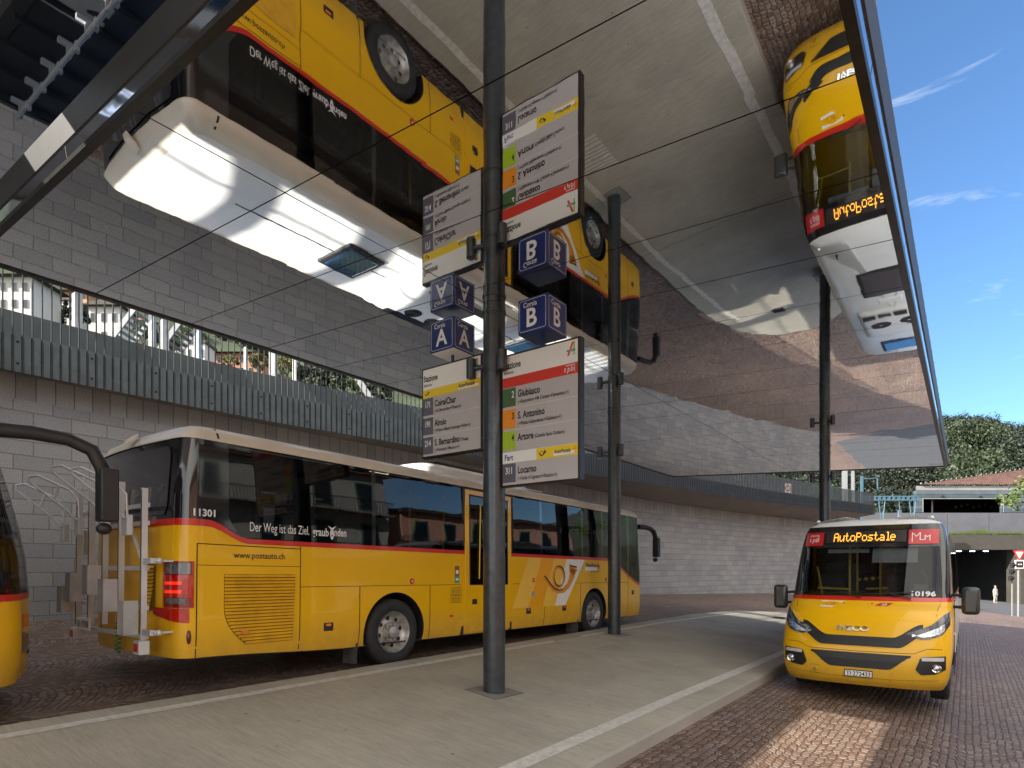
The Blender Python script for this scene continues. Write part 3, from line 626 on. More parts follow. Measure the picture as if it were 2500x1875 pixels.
# ================================================================ LONG COACH
LC = 12.25; XH = 1.21; S0 = -6.85-XH; T0 = 3.12
def smooth(a, b, x):
    u = max(0, min(1, (x-a)/(b-a))); return u*u*(3-2*u)
def coach_plan():
    pts = []; Rr, Rf = .20, .50
    for x in [0, .25, .5, .75, .95]: pts.append((x, -.06+.06*(x/1.01)**2))
    for k in range(8):
        a = R(-90+k*90/7); pts.append((XH-Rr+Rr*math.cos(a), Rr+Rr*math.sin(a)))
    for y in [.27, .36, .46, .55, .62, .70, .78, .86, 1.0, 1.3, 1.7, 2.2, 2.67, 2.74, 3.5, 4.2, 4.80, 4.90, 5.4, 5.98, 6.08, 6.6, 6.98, 7.05, 7.6, 8.2, 8.62, 8.68, 9.0, 9.3, 9.55, 9.62, 9.85, 10.1, 10.25, 10.4, 10.6, 10.8, 10.88, 10.98, 11.2, 11.45, 11.5]: pts.append((XH, y))
    for k in range(8):
        a = R(k*90/7); pts.append((XH-Rf+Rf*math.cos(a), LC-.22-Rf+Rf*math.sin(a)))
    for x in [.5, .25, 0]: pts.append((x, LC-.22*(x/.71)**2))
    left = [(-x, y) for x, y in reversed(pts[1:-1])]
    return pts, pts+left
CH, CP = coach_plan(); NH = len(CH); NP = len(CP)
CN = []
for i in range(NP):
    a, b = Vector(CP[i-1]), Vector(CP[(i+1) % NP]); d = (b-a).normalized(); CN.append(Vector((d.y, -d.x)))
def zred(i):
    x, y = CP[i]
    if y < 5: return 1.90-.18*smooth(.30, .80, y)
    return 1.72-.60*smooth(9.75, 11.7, y)**1.1
def zbot(i): y = CP[i][1]; return .345+.08*smooth(2.4, .2, y) if y < 3 else .345-.0*y
def cins(i, z):
    n = CN[i]; h = max(0, (z-1.75)/1.2); r_, f_ = max(0, -n.y), max(0, n.y)
    d = .004+.035*h*h+.04*r_*h*h+.34*f_*max(0, (z-1.3)/1.6)**1.3
    if z < .7: d += .05*((.7-z)/.4)**2
    if z < 1.1: d += .10*r_*smooth(1.1, .5, z)*0
    return d
def cpt(i, z, extra=0.0):
    i %= NP; p = Vector(CP[i])-CN[i]*(cins(i, z)-extra); return (p.x, p.y, z)
ARC = [0.0]
for i in range(1, NH): ARC.append(ARC[-1]+(Vector(CH[i])-Vector(CH[i-1])).length)
def csurf(u, z, extra=0.0):              # u = metres round the right half from the middle of the rear
    u = max(-ARC[8], min(u, ARC[-1])); sg_ = -1 if u < 0 else 1; v = abs(u)
    for i in range(NH-1):
        if v <= ARC[i+1]+1e-6:
            f = (v-ARC[i])/(ARC[i+1]-ARC[i]); a, b = cpt(i, z, extra), cpt(i+1, z, extra)
            return (sg_*(a[0]+(b[0]-a[0])*f), a[1]+(b[1]-a[1])*f, z)
    return cpt(NH-1, z, extra)
U0S = ARC[12]-CH[12][1]                  # on the side u = y + U0S
def band(b, i0, i1, rows, mi=0, extra=0.0):  # rows: list of functions i -> z
    k = len(rows); base = len(b.v)
    for i in range(i0, i1+1): b.v += [cpt(i, r_(i % NP), extra) for r_ in rows]
    for c in range(i1-i0):
        for j in range(k-1):
            a = base+c*k+j; b.f.append((a, a+k, a+k+1, a+1)); b.m.append(mi)
def sidep(x, y):                         # coach side point seen along a sight line -> (local y, local z)
    t, z = on_s(x, y, -6.85); l = t-T0; return l, z-(.141-.0108*l)
def z8(x, y): return sidep(800+x*.40687, 1200+y*.40687)
def z7(x, y): return sidep(x*.40687, 1200+y*.40687)
def roof_pt(i, k, z):
    x, y = CP[i % NP]; p = Vector(CP[i % NP])-CN[i % NP]*cins(i % NP, 2.9)
    yc = max(1.3, min(LC-1.4, p.y)); return (p.x*(1-k), yc+(p.y-yc)*(1-k), z)
def wheel(parent, x, y, r, name='wheel', w_=.28, out=1, rr_=.305, ten=10):
    b = MB(); o_ = out
    b.lathe([(-w_*o_, r*.62), (-w_*o_, r*.93), (-w_*.9*o_, r*.985), (-w_*.8*o_, r), (-w_*.2*o_, r), (-w_*.1*o_, r*.985), (0, r*.93), (.012*o_, r*.80), (.0, r*.66), (-.02*o_, rr_*1.0)], (x, y, r), 'x', 56)
    for g in (.3, .5, .7): b.lathe([(-w_*g*o_-.006, r*1.002), (-w_*g*o_+.006, r*1.002)], (x, y, r), 'x', 56, 1)
    t_ = b.build(name, [RUB, GAP], parent, smooth=True, angle=50)
    b = MB(); b.lathe([(-.01*o_, rr_*1.01), (.0, rr_), (-.02*o_, rr_*.955), (-.05*o_, rr_*.93), (-.10*o_, rr_*.80), (-.115*o_, rr_*.70), (-.095*o_, rr_*.50), (-.07*o_, rr_*.46), (-.07*o_, rr_*.30), (-.01*o_, rr_*.27), (.0, rr_*.2), (.004*o_, 0.001)], (x, y, r), 'x', 48)
    for k in range(8):
        a = 2*math.pi*k/8+.2; cy, cz = y+rr_*.68*math.cos(a), r+rr_*.68*math.sin(a)
        b.lathe([(-.098*o_, rr_*.105), (-.100*o_, .001)], (x, cy, cz), 'x', 14, 1)
    for k in range(ten):
        a = 2*math.pi*k/ten; b.lathe([(-.07*o_, .017), (-.035*o_, .016), (-.03*o_, .001)], (x, y+rr_*.38*math.cos(a), r+rr_*.38*math.sin(a)), 'x', 6)
    b.build('rim', [RIM, GAP], t_, smooth=True, angle=35)
    return t_
PALE = mat('pale cream print', (0.78, 0.70, 0.50), 0.35, coat=0.5, var=0.03); AMB = mat('amber print', (0.85, 0.37, 0.01), 0.32, coat=0.6, var=0.03)
AMB2 = mat('golden print', (0.86, 0.52, 0.07), 0.32, coat=0.6, var=0.03); HORN = mat('horn orange print', (0.72, 0.27, 0.005), 0.35, coat=0.4, var=0.03)
WPR = mat('white print', (0.80, 0.78, 0.72), 0.35, coat=0.4, var=0.02)
def make_coach():
    C = thing('coach', '', 'coach', S0, T0, .141)
    C.rotation_euler = (-.0108, 0, ROT)
    # --- lower body, a closed solid with the wheel arches cut out
    b = MB(); rows = [zbot, lambda i: .46, lambda i: .62, lambda i: .9, lambda i: 1.19, lambda i: 1.45, lambda i: zred(i)]
    rows = [zbot]+[(lambda i, f=f: zbot(i)+(zred(i)-zbot(i))*f) for f in (.08, .2, .4, .6, .8, 1.0)]
    k = len(rows)
    for i in range(NP): b.v += [cpt(i, r_(i)) for r_ in rows]
    for i in range(NP):
        for j in range(k-1): a = i*k+j; c = ((i+1) % NP)*k+j; b.f.append((a, c, c+1, a+1)); b.m.append(0)
    cb_ = len(b.v); b.v += [(0, LC/2, .345), (0, LC/2, 1.72)]
    for i in range(NP): a, c = i*k, ((i+1) % NP)*k; b.f += [(c, a, cb_), (a+k-1, c+k-1, cb_+1)]; b.m += [1, 1]
    body = b.build('body', [YEL, BLK], C)
    cutters = []
    for yc, rc, zc in ((3.14, .60, .50), (9.22, .58, .50)):
        for sx_ in (1, -1):
            q = MB(); n_ = 40; prof = []
            for j in range(n_): a = 2*math.pi*j/n_; prof.append((sx_*.72, yc+rc*math.cos(a), zc+rc*math.sin(a)))
            q.prism(prof, (sx_*.8, 0, 0), 0); co = q.build('cut', [BLK]); co.parent = C
            bm = bmesh.new(); bm.from_mesh(co.data); bmesh.ops.recalc_face_normals(bm, faces=bm.faces); bm.to_mesh(co.data); bm.free()
            md = body.modifiers.new('b', 'BOOLEAN'); md.object = co; md.operation = 'DIFFERENCE'; md.solver = 'EXACT'; md.material_mode = 'TRANSFER'; cutters.append(co)
    bm = bmesh.new(); bm.from_mesh(body.data); bmesh.ops.recalc_face_normals(bm, faces=bm.faces); bm.to_mesh(body.data); bm.free()
    bpy.context.view_layer.update()
    me = bpy.data.meshes.new_from_object(body.evaluated_get(bpy.context.evaluated_depsgraph_get()))
    body.modifiers.clear(); body.data = me
    for co in cutters: bpy.data.objects.remove(co)
    me.polygons.foreach_set('use_smooth', [True]*len(me.polygons)); me.set_sharp_from_angle(angle=R(35))
    # --- red waist line
    b = MB(); band(b, 0, NP, [lambda i: zred(i)-.002, lambda i: zred(i)+.030, lambda i: zred(i)+(.075 if CP[i % NP][1] < .5 else .06)], 0, .003); b.build('waist_stripe', RED, C, smooth=True)
    zr = lambda i: zred(i)+(.074 if CP[i % NP][1] < .5 else .059)
    rowsw = [zr]+[(lambda i, f=f: zr(i)+(2.88-zr(i))*f) for f in (.2, .4, .6, .8, .92, 1.0)]
    def idx(y): return min(range(12, NH-8), key=lambda i: abs(CH[i][1]-y))
    # rear window, black pillars
    b = MB(); band(b, -4, 4, rowsw); b.build('rear_panel', BLKG, C, smooth=True)
    b = MB()
    def rw(uu, vv):
        z = 2.02+(2.80-2.02)*vv; e = .93-.05*abs(2*vv-1)**6*1.2; return csurf((uu*2-1)*e, z, .012)
    b.grid(rw, 20, 10); b.build('rear_window', GREW, C, smooth=True)
    yw = [.78, 2.67, 4.80]
    i_w = idx(.55)
    b = MB(); band(b, 4, i_w, rowsw); b.build('rear_pillar', BLKG, C, smooth=True); b = MB(); band(b, NP-i_w, NP-4, rowsw); b.build('rear_pillar', BLKG, C, smooth=True)
    # glazing on the right side: each pane its own part, thin black posts between
    marks = [.55, 2.67, 2.74, 4.80, 4.90, 5.98, 6.08, 6.98, 7.05, 8.62, 8.68, 9.55, 9.62, 10.25, 10.4, 11.02]
    panes = [(.55, 2.67), (2.74, 4.80), (6.08, 6.98), (7.05, 8.62), (8.68, 9.55), (9.62, 10.88)]
    for a, e in panes: b = MB(); band(b, idx(a), idx(e), rowsw); b.build('side_window', GSIDE, C, smooth=True)
    for a, e in ((2.67, 2.74), (6.98, 7.05), (8.62, 8.68), (9.55, 9.62)): b = MB(); band(b, idx(a), idx(e), rowsw); b.build('window_post', BLKG, C)
    b = MB(); band(b, idx(10.88), idx(10.98), rowsw); b.build('front_post', BLKG, C)
    b = MB(); band(b, idx(10.98), idx(11.45), rowsw); b.build('front_door_window', GSIDE, C, smooth=True)
    b = MB(); band(b, NP-idx(11.45), NP-i_w, rowsw); b.build('far_side_windows', GSIDE, C, smooth=True)
    b = MB(); band(b, idx(11.45), NP-idx(11.45), rowsw); b.build('windscreen', GSIDE, C, smooth=True)
    # black band over the glass edge (frit) at the rear quarter
    b = MB()
    def zl_(y): return 1.90-.18*smooth(.30, .80, y)+.072
    def qp(u_, v_): y = .19+(.12+.34*(1-v_)**2.4-.0)*u_; z0_ = zl_(y); return csurf(U0S+y, z0_+(2.885-z0_)*v_, .004)
    b.grid(qp, 10, 14); b.build('quarter_panel', BLKG, C, smooth=True)
    # --- roof
    b = MB(); rws = [(0, 2.878), (0, 2.90), (.012, 2.95), (.04, 3.00), (.09, 3.04), (.18, 3.07), (.4, 3.09), (.7, 3.10), (.985, 3.10)]
    k = len(rws)
    for i in range(NP):
        for kk, z in rws:
            p = roof_pt(i, kk, z); r_ = max(0, -CN[i].y)
            b.v.append((p[0]*1.008 if kk == 0 else p[0], p[1]-.02*r_ if kk == 0 else p[1], z+(.02*math.sin(math.pi*min(1, kk*3))*0)))
    for i in range(NP):
        for j in range(k-1): a = i*k+j; c = ((i+1) % NP)*k+j; b.f.append((a, c, c+1, a+1)); b.m.append(1 if j < 5 else 0)
    b.build('roof', [WHT, CRM], C, smooth=True, angle=60)
    b = MB()
    for y0, y1 in ((.42, .445),): b.grid(lambda u_, v_: roof_pt(12, .09*v_, 2.885+.16*v_ ** .8) if False else (cpt(12, 2.88)[0]+.008-.10*v_**2, y0+(y1-y0)*u_, 2.885+.15*v_), 1, 5)
    b.build('roof_seam', GAP, C)
    # rear camera pod
    b = MB(); b.prism([(-.07, .02, 2.98), (.07, .02, 2.98), (.06, -.10, 2.88), (-.06, -.10, 2.88)], (0, .02, .07)); b.build('camera_pod', CRM, C, bevel=.01)
    # roof equipment
    ac = MB()
    def acs(u_, v_):
        a = u_*2-1; c = v_*2-1; e = max(0, (1-abs(a)**5)*(1-abs(c)**7)); return (a*.92*(1-.04*(1-e)), 5.55+c*1.55, 3.06+.27*e**.45*(1-.06*a*a))
    ac.grid(acs, 24, 30); aco = ac.build('air_conditioner', WHT, C, smooth=True, angle=70)
    b = MB()
    for cx, cy in ((-.32, 4.95), (-.36, 5.5), (.35, 4.95), (.35, 5.5)):
        b.lathe([(3.335, .17), (3.345, .165), (3.345, .15), (3.335, .145)], (cx, cy, 0), 'z', 24, 0)
        for rr_ in (.03, .06, .09, .12): b.lathe([(3.338, rr_), (3.342, rr_+.004), (3.338, rr_+.008)], (cx, cy, 0), 'z', 20, 0)
        b.lathe([(3.333, .15), (3.333, .001)], (cx, cy, 0), 'z', 20, 1)
    b.build('fan', [BLK, GAP], aco)
    b = MB()
    for sx_ in (-1, 1):
        for kx in range(8): b.box(sx_*.62-.10+kx*.026, sx_*.62-.10+kx*.026+.012, 4.5, 6.2, 3.30, 3.325)
    b.build('vent_grille', BLK, aco)
    for yc in (3.25, 8.1):
        b = MB(); b.box(-.42, .42, yc-.36, yc+.36, 3.09, 3.15); h_ = b.build('roof_hatch', BLK, C, bevel=.05)
        b = MB(); b.box(-.34, .34, yc-.28, yc+.28, 3.13, 3.165); b.build('hatch_glass', mat('blue grey hatch glass', (0.02, 0.06, 0.11), 0.1, coat=.8), h_, bevel=.03)
    b = MB()
    for k in range(14): b.box(-.95+k*.146, -.94+k*.146, 6.4 if k % 2 else 6.2, 7.4, 3.095, 3.108)
    b.build('roof_rib', WHT, C)
    # --- seams on the side
    b = MB()
    def seam_v(px, ya, yb, w_=.008):
        y_, z0 = z8(px, ya); _, z1 = z8(px, yb); z0, z1 = sorted((z0, z1)); b.grid(lambda u_, v_: csurf(U0S+y_-w_/2+w_*u_, z0+(z1-z0)*v_, .003), 1, 6)
    def seam_l(pts, w_=.007):
        for (a, c), (d, e) in zip(pts, pts[1:]):
            n_ = max(1, int(abs(d-a)/.4)); b.grid(lambda u_, v_: csurf(U0S+a+(d-a)*u_, c+(e-c)*u_+(v_-.5)*w_, .003), n_, 1)
    zs = 1.20
    for a, e in ((1.50, 2.46), (2.46, 4.60), (6.09, 10.95)): seam_l([(a, zs), (e, zs)])
    seam_l([(.42, 1.69), (1.50, 1.69)], .012) if False else None
    for y_, za, zb in ((.19, .43, 1.70), (1.50, .40, 1.72), (2.46, .36, 1.20), (3.86, .36, 1.20), (7.15, .36, 1.20), (8.58, .36, 1.20), (10.30, .36, 1.20), (10.93, .36, 1.50)):
        b.grid(lambda u_, v_: csurf(U0S+y_-.006+.012*u_, za+(zb-za)*v_, .003), 1, 6)
    seam_l([(.19, 1.70), (1.50, 1.685)], .010); seam_l([(.19, 1.46), (1.50, 1.46)], .006)
    b.build('panel_gap', GAP, C)
    # dark lower edge strip
    b = MB(); band(b, 9, idx(11.45), [lambda i: zbot(i)-.012, lambda i: zbot(i)+.012], 0, -.01); b.build('sill_strip', BLK, C)
    # --- side door in the middle
    d = MB(); y0, y1, z0, z1 = 4.66, 6.02, .36, 2.86
    def sbox(b_, ya, yb, za, zb, dep=.012, mi=0):
        x0 = csurf(U0S+ya, za)[0]; x1 = csurf(U0S+ya, zb)[0]
        vs = [(x0-.03, ya, za), (x0-.03, yb, za), (x1-.03, yb, zb), (x1-.03, ya, zb), (x0+dep, ya, za), (x0+dep, yb, za), (x1+dep, yb, zb), (x1+dep, ya, zb)]
        b_.add(vs, [(0, 3, 2, 1), (4, 5, 6, 7), (0, 1, 5, 4), (2, 3, 7, 6), (1, 2, 6, 5), (3, 0, 4, 7)], mi)
    sbox(d, y0+.03, y0+.13, 1.19, z1-.03); sbox(d, y1-.13, y1-.03, 1.19, z1-.03); sbox(d, y0+.13, y1-.13, z1-.11, z1-.03); sbox(d, y0+.03, y1-.03, z0+.01, 1.19, .010)
    do = d.build('door', YEL, C, bevel=.004); do.location.x = .017
    e_ = MB(); sbox(e_, y0-.03, y0+.028, z0-.02, z1+.005, .008); sbox(e_, y1-.028, y1+.04, z0-.02, z1+.005, .008); sbox(e_, y0+.028, y1-.028, z1-.028, z1+.005, .008); e_.build('door_seal', BLK, do)
    e_ = MB(); sbox(e_, y0+.16, y1-.16, 1.20, z1-.14, .006); e_.build('door_glass', BLKT, do)
    e_ = MB(); sbox(e_, y0+.13, y0+.16, 1.19, z1-.11, .009); sbox(e_, y1-.16, y1-.13, 1.19, z1-.11, .009); sbox(e_, y0+.16, y1-.16, 1.17, 1.20, .009); sbox(e_, y0+.16, y1-.16, z1-.14, z1-.11, .009); e_.build('glass_trim', BLK, do)
    e_ = MB(); sbox(e_, y0+.22, y0+.33, .86, .95, .016); e_.build('handle', BLK, do, bevel=.004)
    e_ = MB(); e_.tube([(XH+.014, y0+.38, 1.3), (XH+.014, y0+.40, 2.6)], .012, 8); e_.build('handrail', YPOLE, do)
    # --- louvred engine grille (right rear)
    gy0, gy1, gz0, gz1 = .50, 1.43, .53, 1.36
    def gl(z): f = (z-gz0)/(gz1-gz0); return gy0+.27*(1-min(1, f/.55))**2.2+.0
    def gr(z): return gy1-.03*(1-(z-gz0)/(gz1-gz0))
    b = MB(); b.grid(lambda u_, v_: csurf(U0S+gl(gz0+(gz1-gz0)*v_)+(gr(gz0+(gz1-gz0)*v_)-gl(gz0+(gz1-gz0)*v_))*u_, gz0+(gz1-gz0)*v_, .002), 4, 24)
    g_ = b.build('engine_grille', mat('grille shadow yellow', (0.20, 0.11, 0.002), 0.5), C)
    b = MB(); nl = 21
    for k in range(nl):
        z = gz0+(gz1-gz0)*(k+.15)/nl; h = (gz1-gz0)/nl*.72; ya, yb = gl(z)+.004, gr(z)-.004
        x0 = csurf(U0S+1, z)[0]; b.add([(x0+.004, ya, z+h), (x0+.022, ya, z), (x0+.004, ya, z-.002), (x0+.004, yb, z+h), (x0+.022, yb, z), (x0+.004, yb, z-.002)], [(0, 1, 4, 3), (1, 2, 5, 4), (0, 2, 1), (3, 4, 5)])
    b.build('louvre', YEL2, g_)
    # rear-face grilles
    b = MB()
    for k in range(12):
        z = .95+k*.043; e0, e1 = .42+.10*(1-k/12)**2*0, .70-.10*(1-k/12)**2
        b.grid(lambda u_, v_: csurf(e0+(e1-e0)*u_, z+.032*v_, .022*(1-v_)+.004), 4, 1)
    b.grid(lambda u_, v_: csurf(.41+.30*u_, .94+.53*v_, .003), 4, 4, 1)
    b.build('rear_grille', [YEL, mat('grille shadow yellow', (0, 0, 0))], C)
    # --- tail lamp
    b = MB()
    def pt_(u0, u1, z0_, z1_, mi, ex, nu=6, nv=3): b.grid(lambda u_, v_: csurf(u0+(u1-u0)*u_, z0_+(z1_-z0_)*v_, ex), nu, nv, mi)
    ua, ue = .90, 1.27
    pt_(ua-.01, ue+.01, .985, 1.50, 3, .008); pt_(ua+.03, ue-.02, 1.36, 1.475, 1, .016); pt_(ua+.005, ue, 1.10, 1.345, 0, .018, 8, 5)
    pt_(ua+.04, ue-.06, 1.03, 1.09, 1, .016); pt_(ua+.03, ue-.10, 1.24, 1.275, 2, .022); pt_(ua+.03, ue-.10, 1.145, 1.18, 2, .022)
    b.grid(lambda u_, v_: csurf(.68+(ue-.03-.68)*u_, .98-.17*v_*(.45+.55*math.sin(math.pi*min(1, .15+.85*(1-u_*.45)))), .012), 10, 4, 0)
    for u_, v_ in ((ue-.005, ue+.012), (ua-.012, ua+.005)): pt_(u_, v_, .985, 1.50, 0, .020, 1, 3)
    b.build('tail_lamp', [REDL, SMK, mat('bright red lens', (0.85, 0.03, 0.01), 0.2, coat=.5, emis=(1, .03, .01), estr=.25), mat('deep red lens', (0.25, 0.004, 0.003), 0.2, coat=.6)], C, smooth=True)
    # --- small marker lamps, reflectors, badges
    def lampbox(y_, z_, dep=.010):
        q = MB(); sbox(q, y_-.075, y_+.075, z_-.055, z_+.055, dep); f = q.build('flap_handle', BLK, C, bevel=.008)
        q = MB(); sbox(q, y_-.05, y_+.03, z_+.01, z_+.042, dep+.006); q.build('marker_lamp', ORG, f)
    for px, py in ((1970, 812),): lampbox(*z7(px, py))
    for px, py in ((1205, 717), (1420, 700)): lampbox(*z8(px, py))
    q = MB(); y_, z_ = z7(1462, 845); sbox(q, y_-.045, y_+.045, z_-.022, z_+.022, .03); q.build('side_reflector', ORG, C)
    q = MB(); y_, z_ = z8(742, 747); sbox(q, y_-.04, y_+.04, z_-.02, z_+.02, .006); q.build('side_reflector', mat('red reflector', (0.6, .07, .01), .3, coat=.5), C)
    q = MB(); y_, z_ = z8(1830, 605); sbox(q, y_-.05, y_+.05, z_-.055, z_+.055, .010); q.build('flap_handle', BLK, C)
    q = MB(); c_ = csurf(1.27, .66); q.ball(csurf(1.24, .66, .0), .05, 0, .5, .5, 1.6); q.build('side_marker', mat('dark red lens', (.10, .01, .008), .2, coat=.6), C, smooth=True)
    for px, py, m_ in ((502, 539, RED), (1234, 532, RED), (1232, 612, CYA), (1668, 527, RED)):
        y_, z_ = z8(px, py); q = MB(); x_ = csurf(U0S+y_, z_)[0]; q.lathe([(.002, .045), (.012, .042), (.013, .001)], (x_, y_, z_), 'x', 20); q.lathe([(.0135, .016), (.016, .012), (.016, .001)], (x_, y_, z_), 'x', 14, 1); q.build('emergency_button', [m_, WTX], C, smooth=True)
    # stickers
    q = MB()
    for px, py, mi, hw, hh_ in ((773, 483, 0, .055, .10), (773, 527, 1, .055, .06)):
        y_, z_ = z8(px, py); q.grid(lambda u_, v_: csurf(U0S+y_-hw+2*hw*u_, z_-hh_+2*hh_*v_, .004), 1, 1, mi)
        q.grid(lambda u_, v_: csurf(U0S+y_-hw*.6+1.2*hw*u_, z_-hh_*.3+hh_*.6*v_, .006), 1, 1, 2)
    q.build('sticker', [mat('brown sticker', (.25, .10, .02), .5), mat('green sticker', (.05, .35, .2), .5), WTX], C)
    for px, py in ((752, 600), (784, 598), (751, 646), (783, 645)):
        q = MB(); y_, z_ = z8(px, py); h = .062
        for a, c_, e, f in ((-h, h, -h, -h+.006), (-h, h, h-.006, h), (-h, -h+.006, -h, h), (h-.006, h, -h, h)): q.grid(lambda u_, v_: csurf(U0S+y_+a+(c_-a)*u_, z_+e+(f-e)*v_, .004), 1, 1)
        kx = px % 3
        q.lathe([(.0045, .03), (.0045, .022)], (csurf(U0S+y_, z_)[0], y_, z_-.008), 'x', 14); q.grid(lambda u_, v_: csurf(U0S+y_-.006+.012*u_, z_+.0+.04*v_, .0045), 1, 1)
        q.build('pictogram', INK, C)
    # --- post horn artwork
    q = MB()
    def poly(pts, mi, ex):
        P_ = [csurf(U0S+y_, z_, ex) for y_, z_ in pts]; q.add(P_, [tuple(range(len(P_)))], mi)
    S8 = lambda *a: [z8(*p) for p in a]
    zt_ = 1.715
    def clampz(pts): return [(y_, min(z_, zt_)) for y_, z_ in pts]
    ys = [z8(x_, 550)[0] for x_ in (1100, 1150, 1215, 1300, 1415)]
    yT, yB = z8(1541, 402)[0], z8(1425, 680)[0]; zB = z8(1425, 682)[1]
    # three pale-to-gold slanted strips between y(1100) and the slanted right edge
    def strip_(a0, a1, b0, b1, mi, ex, n_=5):
        q.grid(lambda u_, v_: csurf(U0S+(a0+(b0-a0)*v_)+((a1+(b1-b0)*0-a0)+((b1-b0)-(a1-a0))*v_)*u_, zB+(zt_-zB)*v_, ex), 6, n_, mi)
    yL = z8(1103, 690)[0]
    strip_(yL, yL+.55, yL+.55, yL+1.0, 0, .0032); strip_(yL+.55, yL+1.05, yL+1.0, yL+1.45, 1, .0034)
    strip_(yL+1.05, yL+1.5, yL+1.45, yL+1.95, 2, .0036); strip_(yL+1.5, yB, yL+1.95, yT, 3, .0038)
    q.build('artwork_panel', [AMB2, AMB, AMB2, WPR], C)
    q = MB()
    HY_, HZ_ = z8(1390, 520); k8 = abs(z8(1495, 520)[0]-z8(1297, 520)[0])/198; kz = abs(z8(1390, 430)[1]-z8(1390, 612)[1])/182
    def hp(x_, y_, ex, dx=0, dy=0): return csurf(U0S+HY_+(x_+dx-1390)*k8, HZ_-(y_+dy-520)*kz, ex)
    def horn_(ex, mi, dx, dy):
        n_ = 32; cx, cy, rx, ry, th = 1383, 518, 36, 66, 13
        for i in range(n_):
            a0, a1 = 2*math.pi*i/n_, 2*math.pi*(i+1)/n_
            q.add([hp(cx+rx*math.cos(a0), cy+ry*math.sin(a0), ex, dx, dy), hp(cx+rx*math.cos(a1), cy+ry*math.sin(a1), ex, dx, dy), hp(cx+(rx-th*.75)*math.cos(a1), cy+(ry-th)*math.sin(a1), ex, dx, dy), hp(cx+(rx-th*.75)*math.cos(a0), cy+(ry-th)*math.sin(a0), ex, dx, dy)], [(0, 1, 2, 3)], mi)
        cl = [(1299, 515, 8), (1330, 560, 9), (1352, 590, 12), (1380, 604, 14), (1410, 600, 17), (1440, 570, 22), (1458, 530, 26), (1470, 480, 30), (1476, 452, 33)]
        L_, R_ = [], []
        for i, (x_, y_, w_) in enumerate(cl):
            a, c_ = cl[max(0, i-1)], cl[min(len(cl)-1, i+1)]; d_ = Vector((c_[0]-a[0], c_[1]-a[1])).normalized(); nn = Vector((d_.y, -d_.x))*w_/2*1.1
            L_.append((x_-nn.x, y_-nn.y)); R_.append((x_+nn.x, y_+nn.y))
        for i in range(len(cl)-1): q.add([hp(*L_[i], ex, dx, dy), hp(*R_[i], ex, dx, dy), hp(*R_[i+1], ex, dx, dy), hp(*L_[i+1], ex, dx, dy)], [(0, 1, 2, 3)], mi)
        q.add([hp(1445, 440, ex, dx, dy), hp(1494, 478, ex, dx, dy), hp(1478, 505, ex, dx, dy), hp(1450, 480, ex, dx, dy)], [(0, 1, 2, 3)], mi)
    horn_(.0055, 1, 4, -9); horn_(.007, 0, 0, 0)
    q.build('horn_emblem', [HORN, HRN], C)
    # --- lettering
    def stext(s_, size, px, py, sx_=.82, mm=INK, bold=.0, fit=None, shear=0, ex=.004, f=z8):
        q = MB(); y_, z_ = f(px, py); q.text(s_, size, None, None, None, sx_, 0, bold, fit, shear, fn=lambda a, c_: csurf(U0S+y_+a, z_+c_, ex)) if False else None
        v, ff = text_data(s_, bold); sx2 = sx_
        if fit: sx2 = fit/(max(p[0] for p in v)*size)
        q.add([csurf(U0S+y_+a*size*sx2+shear*c_*size, z_+c_*size, ex) for a, c_ in v], ff); return q.build('lettering', mm, C)
    wl_ = z7(1395, 400); wr_ = z7(1702, 403); stext('www.postauto.ch', .105, 1395, 398, mm=INK, bold=.012, fit=wr_[0]-wl_[0], f=z7)
    a, c_ = z7(1487, 240), z7(1848, 258); stext('Der Weg ist das Ziel.', .16, 1487, 236, mm=WTX, fit=c_[0]-a[0], f=z7)
    a, c_ = z7(1868, 265), z7(1965, 270); stext('graub', .15, 1868, 262, mm=WTX, bold=.02, fit=c_[0]-a[0], f=z7)
    a, c_ = z7(2005, 270), z7(2078, 275); stext('nden', .15, 1998, 266, mm=WTX, bold=.02, fit=c_[0]-a[0], f=z7)
    q = MB(); a = z7(1985, 250)
    for sg_ in (1, -1): q.add([csurf(U0S+a[0]+sg_*dx, a[1]+dz, .005) for dx, dz in ((-.01, -.09), (.02, -.07), (.035, .0), (.02, .05), (.07, .10), (.0, .07), (-.01, .02), (.01, -.03))], [tuple(range(8))])
    q.build('lettering', WTX, C)
    stext('11301', .11, 1140, 140, mm=WTX, bold=.03, fit=.26, ex=.008, f=z7)
    a, c_ = z8(1545, 455), z8(1612, 455); q = MB(); q.grid(lambda u_, v_: csurf(U0S+a[0]-.02+(c_[0]-a[0]+.05)*u_, a[1]-.075+.09*v_, .003), 2, 1); q.build('logo_patch', WPR, C)
    stext('PostAuto', .13, 1547, 452, mm=INK, bold=.02, fit=c_[0]-a[0], shear=.2, ex=.005)
    q = MB(); a = z8(1622, 448)
    for w_, h in ((.07, .022), (.022, .08)): q.grid(lambda u_, v_: csurf(U0S+a[0]-w_+2*w_*u_, a[1]-h+2*h*v_, .005), 1, 1)
    q.build('logo_cross', RED, C)
    stext('die gelbe Klasse', .055, 1575, 482, mm=INK, fit=.42, ex=.004)
    # --- wheels, arches, mudflaps
    wheel(C, XH-.035, 3.14, .50, rr_=.31); wheel(C, XH-.03, 9.22, .50, rr_=.31)
    wheel(C, -XH+.035, 3.14, .50, out=-1, rr_=.31); wheel(C, -XH+.03, 9.22, .50, out=-1, rr_=.31)
